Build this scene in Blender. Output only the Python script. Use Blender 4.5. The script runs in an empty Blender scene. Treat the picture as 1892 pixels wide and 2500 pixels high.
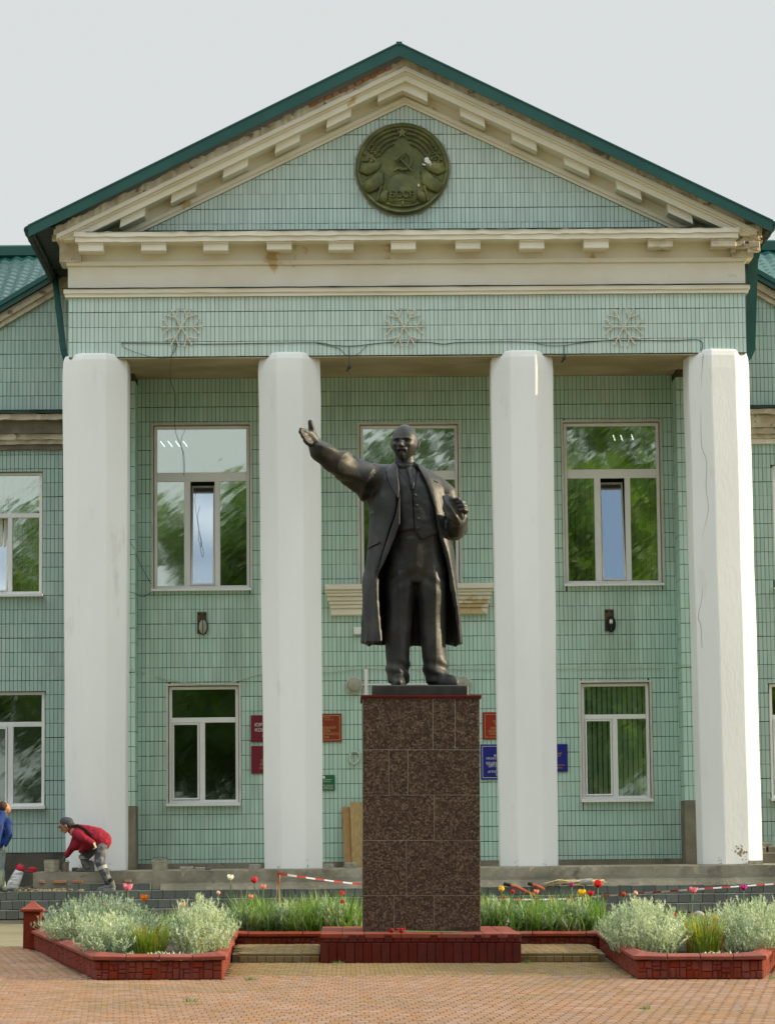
import bpy, math, random
from mathutils import Matrix, Vector, noise as mnoise
random.seed(7)
S = bpy.context.scene
COL = S.collection
PI = math.pi
R = math.radians

# ---------------------------------------------------------------- camera, sky, sun, exposure
cd = bpy.data.cameras.new('camera')
cam = bpy.data.objects.new('camera', cd); COL.objects.link(cam)
cd.sensor_fit = 'HORIZONTAL'; cd.sensor_width = 36.0; cd.lens = 36.0 * 7000 / 1892
cd.clip_start = 0.5; cd.clip_end = 2000
_yaw, _pit, _rol = R(0.9), R(6.475), R(-0.58)
_f = Vector((math.sin(_yaw) * math.cos(_pit), math.cos(_yaw) * math.cos(_pit), math.sin(_pit)))
_r0 = Vector((math.cos(_yaw), -math.sin(_yaw), 0)); _u0 = _r0.cross(_f)
_r = _r0 * math.cos(_rol) + _u0 * math.sin(_rol)
_u = -_r0 * math.sin(_rol) + _u0 * math.cos(_rol)
cam.matrix_world = Matrix(((_r.x, _u.x, -_f.x, -1.164), (_r.y, _u.y, -_f.y, 0), (_r.z, _u.z, -_f.z, 1.40), (0, 0, 0, 1)))
S.camera = cam

SUN_EL, SUN_AZ = 15.0, 92.0          # azimuth from the viewer's side of the facade normal, towards +X; above 90 is behind it
w = bpy.data.worlds.new('World'); S.world = w; w.use_nodes = True
nt = w.node_tree; nt.nodes.clear()
def N(t, **k):
    n = nt.nodes.new(t)
    for a, b in k.items(): setattr(n, a, b)
    return n
sky = N('ShaderNodeTexSky', sky_type='NISHITA', sun_disc=False, sun_elevation=R(SUN_EL), sun_rotation=R(180 - SUN_AZ), air_density=1.0, dust_density=1.5, ozone_density=1.0)
tc = N('ShaderNodeTexCoord'); sep = N('ShaderNodeSeparateXYZ'); nt.links.new(tc.outputs['Generated'], sep.inputs[0])
up = N('ShaderNodeMath', operation='MAXIMUM'); up.inputs[1].default_value = 0.0; nt.links.new(sep.outputs['Z'], up.inputs[0])
# thin overcast, even low down; upper sky made much brighter to light the facade
lum = N('ShaderNodeMapRange'); lum.inputs['From Min'].default_value = 0.295; lum.inputs['From Max'].default_value = 0.95
lum.inputs['To Min'].default_value = 5.5; lum.inputs['To Max'].default_value = 38.0
nt.links.new(up.outputs[0], lum.inputs['Value'])
cloud = N('ShaderNodeVectorMath', operation='SCALE'); cloud.inputs[0].default_value = (0.955, 1.0, 0.985)
nt.links.new(lum.outputs['Result'], cloud.inputs['Scale'])
# broken cloud: dense haze low down, gaps of blue higher up
mp = N('ShaderNodeMapping'); mp.inputs['Scale'].default_value = (1.0, 1.0, 2.6); mp.inputs['Rotation'].default_value = (0, 0, R(-112)); nt.links.new(tc.outputs['Generated'], mp.inputs[0])
nz = N('ShaderNodeTexNoise'); nz.inputs['Scale'].default_value = 2.6; nz.inputs['Detail'].default_value = 7; nz.inputs['Roughness'].default_value = 0.55
nt.links.new(mp.outputs[0], nz.inputs['Vector'])
cr = N('ShaderNodeMapRange', interpolation_type='SMOOTHSTEP'); cr.inputs['From Min'].default_value = 0.42; cr.inputs['From Max'].default_value = 0.6
cr.inputs['To Min'].default_value = 0.04; cr.inputs['To Max'].default_value = 0.9; nt.links.new(nz.outputs['Fac'], cr.inputs['Value'])
lo = N('ShaderNodeMapRange', interpolation_type='SMOOTHSTEP'); lo.inputs['From Min'].default_value = 0.30; lo.inputs['From Max'].default_value = 0.41
lo.inputs['To Min'].default_value = 1.0; lo.inputs['To Max'].default_value = 0.0; nt.links.new(up.outputs[0], lo.inputs['Value'])
fac = N('ShaderNodeMath', operation='MAXIMUM'); nt.links.new(cr.outputs['Result'], fac.inputs[0]); nt.links.new(lo.outputs['Result'], fac.inputs[1])
fac2 = N('ShaderNodeMath', operation='MULTIPLY'); fac2.inputs[1].default_value = 0.96; nt.links.new(fac.outputs[0], fac2.inputs[0])
mx = N('ShaderNodeMixRGB'); nt.links.new(fac2.outputs[0], mx.inputs['Fac']); gain = N('ShaderNodeVectorMath', operation='SCALE'); gain.inputs['Scale'].default_value = 1.45; nt.links.new(sky.outputs[0], gain.inputs[0]); nt.links.new(gain.outputs[0], mx.inputs[1]); nt.links.new(cloud.outputs[0], mx.inputs[2])
bg = N('ShaderNodeBackground'); bg.inputs['Strength'].default_value = 0.10; nt.links.new(mx.outputs[0], bg.inputs['Color'])
wo = N('ShaderNodeOutputWorld'); nt.links.new(bg.outputs[0], wo.inputs['Surface'])

sl = bpy.data.lights.new('sun', 'SUN'); sl.energy = 5.0; sl.angle = R(0.6); sl.color = (1.0, 0.83, 0.55)
sun = bpy.data.objects.new('sun', sl); COL.objects.link(sun)
_az, _el = R(SUN_AZ), R(SUN_EL)
_sd = Vector((math.sin(_az) * math.cos(_el), -math.cos(_az) * math.cos(_el), math.sin(_el)))   # towards the sun
sun.rotation_euler = _sd.to_track_quat('Z', 'Y').to_euler(); sun.location = (60, 40, 60)
S.view_settings.view_transform = 'Standard'; S.view_settings.look = 'None'
S.view_settings.exposure = 0.45; S.view_settings.gamma = 1.0; S.view_settings.use_curve_mapping = False
S.cycles.max_bounces = 6; S.cycles.transparent_max_bounces = 8; S.cycles.caustics_reflective = False; S.cycles.caustics_refractive = False

# ---------------------------------------------------------------- materials
def newmat(name):
    m = bpy.data.materials.new(name); m.use_nodes = True
    return m, m.node_tree, m.node_tree.nodes['Principled BSDF']
def mat(name, c, rough=0.8, c2=None, scale=3.0, detail=5, lo=0.35, hi=0.65, bump=0.0, bscale=40, metal=0.0, spec=0.3, c3=None, s3=1.0, lo3=0.55, hi3=0.62, island=0.0, stretch=None, trans=0.0):
    """principled surface with up to two noise-mixed extra colours (c2 soft mottling, c3 sharper stains), bump and per-piece variation"""
    m, t, b = newmat(name)
    L = t.links.new
    co = t.nodes.new('ShaderNodeTexCoord')
    src = co.outputs['Object']
    if stretch:
        mpn = t.nodes.new('ShaderNodeMapping'); mpn.inputs['Scale'].default_value = stretch; L(src, mpn.inputs[0]); src = mpn.outputs[0]
    col = None
    def noise(sc, det=5):
        n = t.nodes.new('ShaderNodeTexNoise'); n.inputs['Scale'].default_value = sc; n.inputs['Detail'].default_value = det; L(src, n.inputs['Vector']); return n.outputs['Fac']
    def ramp(v, a, bb):
        r = t.nodes.new('ShaderNodeMapRange'); r.interpolation_type = 'SMOOTHSTEP'; r.inputs['From Min'].default_value = a; r.inputs['From Max'].default_value = bb; L(v, r.inputs['Value']); return r.outputs['Result']
    def mix(f, a, bb):
        x = t.nodes.new('ShaderNodeMixRGB'); L(f, x.inputs['Fac'])
        for i, v in ((1, a), (2, bb)):
            if isinstance(v, tuple): x.inputs[i].default_value = (*v, 1)
            else: L(v, x.inputs[i])
        return x.outputs[0]
    cur = c
    if c2: cur = mix(ramp(noise(scale, detail), lo, hi), c, c2)
    if c3: cur = mix(ramp(noise(s3, 8), lo3, hi3), cur, c3)
    if island:
        g = t.nodes.new('ShaderNodeNewGeometry'); oi = t.nodes.new('ShaderNodeObjectInfo')
        ad = t.nodes.new('ShaderNodeMath'); ad.operation = 'ADD'; L(g.outputs['Random Per Island'], ad.inputs[0]); L(oi.outputs['Random'], ad.inputs[1])
        fr = t.nodes.new('ShaderNodeMath'); fr.operation = 'FRACT'; L(ad.outputs[0], fr.inputs[0])
        mr = t.nodes.new('ShaderNodeMapRange'); mr.inputs['To Min'].default_value = 1 - island; mr.inputs['To Max'].default_value = 1 + island; L(fr.outputs[0], mr.inputs['Value'])
        hs = t.nodes.new('ShaderNodeHueSaturation'); L(mr.outputs['Result'], hs.inputs['Value'])
        f2 = t.nodes.new('ShaderNodeMath'); f2.operation = 'MULTIPLY'; f2.inputs[1].default_value = 7.31; L(fr.outputs[0], f2.inputs[0])
        f3 = t.nodes.new('ShaderNodeMath'); f3.operation = 'FRACT'; L(f2.outputs[0], f3.inputs[0])
        m3 = t.nodes.new('ShaderNodeMapRange'); m3.inputs['To Min'].default_value = 1 - island * 1.2; m3.inputs['To Max'].default_value = 1 + island * 1.2; L(f3.outputs[0], m3.inputs['Value'])
        L(m3.outputs['Result'], hs.inputs['Saturation'])
        if isinstance(cur, tuple): hs.inputs['Color'].default_value = (*cur, 1)
        else: L(cur, hs.inputs['Color'])
        cur = hs.outputs[0]
    if isinstance(cur, tuple): b.inputs['Base Color'].default_value = (*cur, 1)
    else: L(cur, b.inputs['Base Color'])
    b.inputs['Roughness'].default_value = rough; b.inputs['Metallic'].default_value = metal
    b.inputs['Specular IOR Level'].default_value = spec
    if trans:
        b.inputs['Subsurface Weight'].default_value = 0
        tr = t.nodes.new('ShaderNodeBsdfTranslucent')
        if isinstance(cur, tuple): tr.inputs['Color'].default_value = (*cur, 1)
        else: L(cur, tr.inputs['Color'])
        ms = t.nodes.new('ShaderNodeMixShader'); ms.inputs[0].default_value = trans
        L(b.outputs[0], ms.inputs[1]); L(tr.outputs[0], ms.inputs[2]); L(ms.outputs[0], t.nodes['Material Output'].inputs['Surface'])
    if bump:
        bn = t.nodes.new('ShaderNodeBump'); bn.inputs['Strength'].default_value = bump; bn.inputs['Distance'].default_value = 0.02; L(noise(bscale, 6), bn.inputs['Height']); L(bn.outputs[0], b.inputs['Normal'])
    return m
M = {}
M['tile'] = mat('glazed tile', (.525, .665, .605), .38, (.56, .68, .62), .9, 4, island=.06, spec=.4, c3=(.46, .58, .52), s3=.8, lo3=.56, hi3=.74, stretch=(1, 1, .3))  # frieze and gable tone, paled to stand for sky glare on the glaze
M['tile_wing'] = mat('glazed wing tile', (.43, .60, .525), .38, (.47, .62, .55), .9, 4, island=.065, spec=.4)  # same tile as the frieze; duller light on the wings put into its colour
M['tile_recess'] = mat('shade-toned recess tile', (.47, .675, .575), .38, (.51, .69, .595), .9, 4, island=.065, spec=.4, c3=(.39, .55, .45), s3=.9, lo3=.54, hi3=.72, stretch=(1, 1, .28))  # same tile again, greener: shade and bounced light of the recess put into colour
M['mortar'] = mat('dark mortar', (.045, .072, .058), .95, (.10, .14, .115), 2.0)
M['cream'] = mat('cream plaster', (.83, .79, .67), .9, (.77, .72, .585), 1.2, 7, .35, .7, .25, 22, c3=(.60, .46, .25), s3=.9, lo3=.63, hi3=.66)
M['cream_worn'] = mat('worn cream plaster', (.68, .62, .48), .95, (.52, .45, .33), 3.5, 9, .42, .62, .6, 16, c3=(.27, .22, .16), s3=5, lo3=.62, hi3=.68)
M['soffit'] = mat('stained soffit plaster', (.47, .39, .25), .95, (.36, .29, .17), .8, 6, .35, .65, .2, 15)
M['white'] = mat('whitewash', (.85, .855, .825), .85, (.765, .77, .745), .55, 8, .38, .72, .16, 20, c3=(.72, .71, .67), s3=3.2, lo3=.62, hi3=.78, stretch=(1, 1, .35))
M['green'] = mat('green painted metal', (.006, .072, .058), .42, (.009, .088, .070), 1.5, spec=.5)
M['darkmetal'] = mat('dark gutter metal', (.018, .028, .024), .55, (.045, .055, .045), 6)
M['brick'] = mat('red brick', (.42, .16, .09), .9, (.34, .20, .13), 9, island=.2)
M['pvc'] = mat('white window plastic', (.87, .87, .85), .45, (.83, .83, .80), 2)
M['pvc_beige'] = mat('beige painted reveal', (.70, .69, .61), .8, (.62, .60, .52), 4)
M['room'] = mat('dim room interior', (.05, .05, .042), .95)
M['slat'] = mat('vertical blind fabric', (.72, .74, .62), .9, island=.08)
M['stone'] = mat('grey plinth stone', (.24, .215, .16), .9, (.16, .145, .11), 3, 8, .35, .65, .3, 20)
M['concrete'] = mat('raw concrete', (.30, .27, .20), .95, (.20, .18, .13), 1.6, 9, .38, .64, .5, 14, c3=(.15, .135, .10), s3=3.1, lo3=.62, hi3=.72)
M['concrete_dark'] = mat('darker concrete', (.085, .08, .065), .95, (.13, .12, .095), 2.5, 8, bump=.5, bscale=10)
M['kerb'] = mat('grey concrete block', (.145, .155, .13), .9, (.105, .115, .098), 4, 7, island=.22, bump=.2, bscale=30)
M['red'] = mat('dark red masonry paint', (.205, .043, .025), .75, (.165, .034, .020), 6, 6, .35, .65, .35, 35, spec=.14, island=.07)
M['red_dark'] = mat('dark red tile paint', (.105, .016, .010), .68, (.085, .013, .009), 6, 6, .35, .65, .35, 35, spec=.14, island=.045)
M['red_lit'] = mat('sunlit-tone red masonry paint', (.25, .052, .026), .7, (.20, .040, .022), 5, 6, .3, .7, .35, 35, island=.07)  # lit copy of the red paint: sunlight on top faces put into colour
M['paver'] = mat('ochre brown paver', (.285, .160, .092), .88, (.24, .140, .078), 1.3, 6, .3, .7, .25, 60, island=.12, c3=(.215, .135, .064), s3=.5, lo3=.5, hi3=.7)
M['paver_moss'] = mat('mossy paver', (.215, .132, .054), .9, (.175, .125, .046), 1.8, 7, .3, .7, .25, 60, island=.11)
M['joint'] = mat('sandy joint', (.15, .115, .062), .98, (.10, .10, .04), 3)
M['ground'] = mat('trodden earth ground', (.235, .20, .12), .97, (.17, .16, .09), .6, 9, .35, .65, .4, 9)
M['soil'] = mat('dark bed soil', (.055, .042, .028), 1.0, (.03, .024, .016), 8, bump=.8, bscale=30)
M['bronze_dark'] = mat('dark plate bronze', (.022, .024, .022), .45, (.04, .042, .036), 5, spec=.4)
M['sign_maroon'] = mat('maroon plate', (.16, .007, .022), .3, spec=.5)
M['sign_red'] = mat('red plate', (.30, .022, .012), .3, spec=.5)
M['sign_brown'] = mat('brick red plate', (.24, .028, .015), .3, spec=.5)
M['sign_blue'] = mat('blue plate', (.010, .016, .21), .3, spec=.5)
M['sign_green'] = mat('green plate', (.008, .14, .055), .3, spec=.5)
M['gold'] = mat('gold lettering', (.56, .36, .10), .5)
M['pale_letter'] = mat('pale lettering', (.75, .72, .66), .6)
M['rope_light'] = mat('pale rope light tube', (.60, .57, .46), .4, spec=.5)
M['cable'] = mat('black cable', (.02, .035, .035), .6)
M['white_cable'] = mat('pale painted cable', (.55, .57, .49), .7)
M['lamp_glass'] = mat('frosted lamp glass', (.42, .42, .34), .3, (.36, .36, .28), 6)
M['rust'] = mat('rusty bracket', (.13, .095, .05), .8, (.08, .06, .035), 18)
M['wood'] = mat('raw pine board', (.50, .37, .17), .85, (.40, .27, .11), 3, 6, .35, .65, .2, 30, stretch=(14, 14, 1.2))
M['wood2'] = mat('orange pine board', (.46, .29, .13), .85, (.38, .22, .09), 3, 6, .35, .65, .2, 30, stretch=(14, 14, 1.2))
M['bucket'] = mat('cement splashed bucket', (.40, .38, .29), .8, (.28, .26, .19), 9, 8)
M['block'] = mat('pale block', (.38, .36, .29), .9, (.28, .26, .20), 12, bump=.4)
M['bag'] = mat('white cement sack', (.50, .50, .48), .7, (.24, .24, .25), 26, 2, .52, .58, stretch=(.2, .2, 1.0))
M['bag_red'] = mat('red sack print', (.40, .015, .03), .6)
M['tape_red'] = mat('red tape', (.62, .06, .035), .5, trans=.3)
M['tape_white'] = mat('white tape', (.78, .75, .70), .5, trans=.3)
M['orange'] = mat('orange tool handle', (.46, .10, .035), .5)
M['black'] = mat('black rubber', (.015, .015, .014), .7)
M['straw'] = mat('dry straw bundle', (.48, .38, .17), .8, (.58, .52, .34), 20)
M['skin'] = mat('tanned skin', (.40, .20, .12), .6, (.34, .16, .09), 12)
M['hair'] = mat('short brown hair', (.055, .035, .022), .8)
M['jacket_red'] = mat('crimson work jacket', (.27, .008, .024), .8, (.21, .006, .02), 9, bump=.3, bscale=25)
M['jacket_blue'] = mat('blue work jacket', (.012, .035, .16), .85, (.10, .12, .17), 9, 8, .58, .75, .3, 25)
M['trouser'] = mat('grey work trousers', (.075, .078, .092), .9, (.19, .19, .175), 11, 6, .50, .66, .4, 20)
M['trouser_pale'] = mat('splashed pale trousers', (.20, .26, .26), .9, (.36, .36, .22), 7, 6, .45, .65, .4, 20)
M['boot'] = mat('dusty grey boot', (.10, .105, .10), .85, (.17, .17, .155), 14)
M['cap'] = mat('dark grey cap', (.055, .058, .068), .85)
M['glove'] = mat('dirty work glove', (.50, .47, .35), .9, (.36, .35, .26), 20)
M['glove_green'] = mat('green rubber glove', (.06, .13, .115), .7)
M['strap'] = mat('black strap', (.02, .014, .016), .8)
M['reflective'] = mat('grey reflective band', (.33, .33, .30), .6)
M['silver_leaf'] = mat('silver felted leaf', (.42, .52, .32), .75, (.62, .68, .46), 3.5, 4, .35, .65, island=.16, trans=.25)
M['green_leaf'] = mat('bulb leaf', (.14, .26, .045), .5, (.28, .40, .11), 3, 4, island=.25, spec=.4, trans=.35)
M['lily_leaf'] = mat('day lily leaf', (.24, .32, .035), .5, (.50, .27, .025), 5, 4, .5, .62, island=.25, trans=.4)
M['mud'] = mat('dried mud', (.34, .27, .17), .95, (.26, .20, .12), 20)
M['stem'] = mat('green stem', (.16, .30, .09), .6, trans=.2)
for nm, c in dict(pink=(.72, .22, .30), white=(.80, .78, .66), red=(.60, .012, .02), orange=(.75, .22, .012), salmon=(.75, .30, .22), yellow=(.80, .52, .02), magenta=(.42, .02, .22), rust=(.42, .06, .02), pale=(.80, .50, .38)).items():
    M['petal_' + nm] = mat(nm + ' petal', c, .5, tuple(min(1, v * 1.25 + .02) for v in c), 30, 3, trans=.35)
M['carnation'] = mat('dark carnation', (.20, .006, .012), .8, (.32, .01, .02), 40)
M['bark'] = mat('tree bark', (.09, .07, .05), .95, (.05, .04, .03), 6, bump=.6, bscale=12)
M['leaf'] = mat('tree leaf', (.10, .18, .022), .55, (.15, .24, .04), .5, 4, island=.3, spec=.35, trans=.35)
M['granite_joint'] = mat('stone joint', (.34, .30, .24), .9)
M['putty'] = mat('grey cement patch', (.44, .43, .36), .95, (.34, .33, .28), 10, bump=.5, bscale=30)
M['dropping'] = mat('white lime stain', (.75, .75, .72), .9)
M['tube_on'] = bpy.data.materials.new('lit fluorescent tube'); M['tube_on'].use_nodes = True
_b = M['tube_on'].node_tree.nodes['Principled BSDF']; _b.inputs['Emission Color'].default_value = (1, .98, .92, 1); _b.inputs['Emission Strength'].default_value = 4.0

def bronze(name, c1, c2, rough, metal, c3=None):
    m, t, b = newmat(name); L = t.links.new
    co = t.nodes.new('ShaderNodeTexCoord')
    n = t.nodes.new('ShaderNodeTexNoise'); n.inputs['Scale'].default_value = 3.2; n.inputs['Detail'].default_value = 8; n.inputs['Roughness'].default_value = .62; L(co.outputs['Object'], n.inputs['Vector'])
    r = t.nodes.new('ShaderNodeValToRGB'); r.color_ramp.elements[0].position = .36; r.color_ramp.elements[1].position = .66
    r.color_ramp.elements[0].color = (*c1, 1); r.color_ramp.elements[1].color = (*c2, 1)
    if c3: e = r.color_ramp.elements.new(.52); e.color = (*c3, 1)
    L(n.outputs['Fac'], r.inputs[0]); L(r.outputs[0], b.inputs['Base Color'])
    b.inputs['Metallic'].default_value = metal
    mr = t.nodes.new('ShaderNodeMapRange'); mr.inputs['To Min'].default_value = rough - .08; mr.inputs['To Max'].default_value = rough + .12; L(n.outputs['Fac'], mr.inputs['Value']); L(mr.outputs['Result'], b.inputs['Roughness'])
    n2 = t.nodes.new('ShaderNodeTexNoise'); n2.inputs['Scale'].default_value = 22; n2.inputs['Detail'].default_value = 6; L(co.outputs['Object'], n2.inputs['Vector'])
    bp = t.nodes.new('ShaderNodeBump'); bp.inputs['Strength'].default_value = .22; bp.inputs['Distance'].default_value = .02; L(n2.outputs['Fac'], bp.inputs['Height']); L(bp.outputs[0], b.inputs['Normal'])
    return m
M['bronze'] = bronze('statue bronze', (.012, .0135, .0138), (.040, .038, .031), .48, .22, (.021, .0225, .021))
M['emblem'] = bronze('mossy emblem bronze', (.075, .088, .026), (.19, .195, .06), .5, .15, (.12, .13, .038))

def granite(name):
    m, t, b = newmat(name); L = t.links.new
    co = t.nodes.new('ShaderNodeTexCoord'); oi = t.nodes.new('ShaderNodeObjectInfo')
    # every slab is cut from another place in the rock
    sc = t.nodes.new('ShaderNodeVectorMath'); sc.operation = 'SCALE'; sc.inputs[0].default_value = (13.1, 7.7, 5.3); L(oi.outputs['Random'], sc.inputs['Scale'])
    ad = t.nodes.new('ShaderNodeVectorMath'); ad.operation = 'ADD'; L(co.outputs['Object'], ad.inputs[0]); L(sc.outputs[0], ad.inputs[1])
    nd = t.nodes.new('ShaderNodeTexNoise'); nd.inputs['Scale'].default_value = 9; nd.inputs['Detail'].default_value = 3; L(ad.outputs[0], nd.inputs['Vector'])
    dis = t.nodes.new('ShaderNodeVectorMath'); dis.operation = 'MULTIPLY_ADD'; dis.inputs[1].default_value = (.03, .03, .03); L(nd.outputs['Color'], dis.inputs[0]); L(ad.outputs[0], dis.inputs[2])
    v = t.nodes.new('ShaderNodeTexVoronoi'); v.inputs['Scale'].default_value = 58; L(dis.outputs[0], v.inputs['Vector'])
    v2 = t.nodes.new('ShaderNodeTexVoronoi'); v2.inputs['Scale'].default_value = 19; L(dis.outputs[0], v2.inputs['Vector'])
    r = t.nodes.new('ShaderNodeValToRGB'); e = r.color_ramp.elements
    e[0].position = 0; e[0].color = (.026, .016, .011, 1); e[1].position = .36; e[1].color = (.056, .033, .021, 1)
    for p, c in ((.58, (.080, .050, .033, 1)), (.78, (.112, .073, .048, 1)), (.93, (.17, .12, .08, 1))):
        x = e.new(p); x.color = c
    sp = t.nodes.new('ShaderNodeSeparateColor'); L(v.outputs['Color'], sp.inputs[0]); L(sp.outputs[0], r.inputs[0])
    lt = t.nodes.new('ShaderNodeMapRange'); lt.inputs['From Min'].default_value = .22; lt.inputs['From Max'].default_value = .16; L(v2.outputs['Distance'], lt.inputs['Value'])
    s2 = t.nodes.new('ShaderNodeSeparateColor'); L(v2.outputs['Color'], s2.inputs[0])
    gt = t.nodes.new('ShaderNodeMath'); gt.operation = 'GREATER_THAN'; gt.inputs[1].default_value = .72; L(s2.outputs[1], gt.inputs[0])
    mu = t.nodes.new('ShaderNodeMath'); mu.operation = 'MULTIPLY'; L(lt.outputs['Result'], mu.inputs[0]); L(gt.outputs[0], mu.inputs[1])
    mu2 = t.nodes.new('ShaderNodeMath'); mu2.operation = 'MULTIPLY'; mu2.inputs[1].default_value = .6; L(mu.outputs[0], mu2.inputs[0])
    x = t.nodes.new('ShaderNodeMixRGB'); L(mu2.outputs[0], x.inputs[0]); L(r.outputs[0], x.inputs[1]); x.inputs[2].default_value = (.20, .135, .09, 1)
    L(x.outputs[0], b.inputs['Base Color']); b.inputs['Roughness'].default_value = .32; b.inputs['Specular IOR Level'].default_value = .4
    return m
M['granite'] = granite('brown granite')

def glass(name, refl, tint, wave=.00042, seed=0.0):
    m, t, b = newmat(name); L = t.links.new; t.nodes.remove(b)
    co = t.nodes.new('ShaderNodeTexCoord'); mpn = t.nodes.new('ShaderNodeMapping'); mpn.vector_type = 'TEXTURE'; mpn.inputs['Rotation'].default_value = (0, R(52), 0); mpn.inputs['Scale'].default_value = (.75, 1, 2.4); mpn.inputs['Location'].default_value = (seed, 0, seed * 1.7)
    L(co.outputs['Object'], mpn.inputs[0])
    n = t.nodes.new('ShaderNodeTexNoise'); n.inputs['Scale'].default_value = 2.0; n.inputs['Detail'].default_value = 2.6; n.inputs['Roughness'].default_value = .55; L(mpn.outputs[0], n.inputs['Vector'])
    bp = t.nodes.new('ShaderNodeBump'); bp.inputs['Strength'].default_value = 1.0; bp.inputs['Distance'].default_value = wave * 4; L(n.outputs['Fac'], bp.inputs['Height'])
    g = t.nodes.new('ShaderNodeBsdfGlossy'); g.inputs['Roughness'].default_value = .028; g.inputs['Color'].default_value = (*tint, 1); L(bp.outputs[0], g.inputs['Normal'])
    tr = t.nodes.new('ShaderNodeBsdfTransparent'); tr.inputs['Color'].default_value = (.75, .85, .78, 1)
    ms = t.nodes.new('ShaderNodeMixShader'); ms.inputs[0].default_value = refl; L(tr.outputs[0], ms.inputs[1]); L(g.outputs[0], ms.inputs[2])
    L(ms.outputs[0], t.nodes['Material Output'].inputs['Surface'])
    return m
M['glass'] = glass('wavy coated glass', .55, (.90, .97, .92))
M['glass_low'] = glass('wavy dark glass', .22, (.92, 1.0, .92), seed=3.0)
M['glass_tilt'] = glass('smooth coated glass', .62, (.94, .97, 1.0), .00003)
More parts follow.
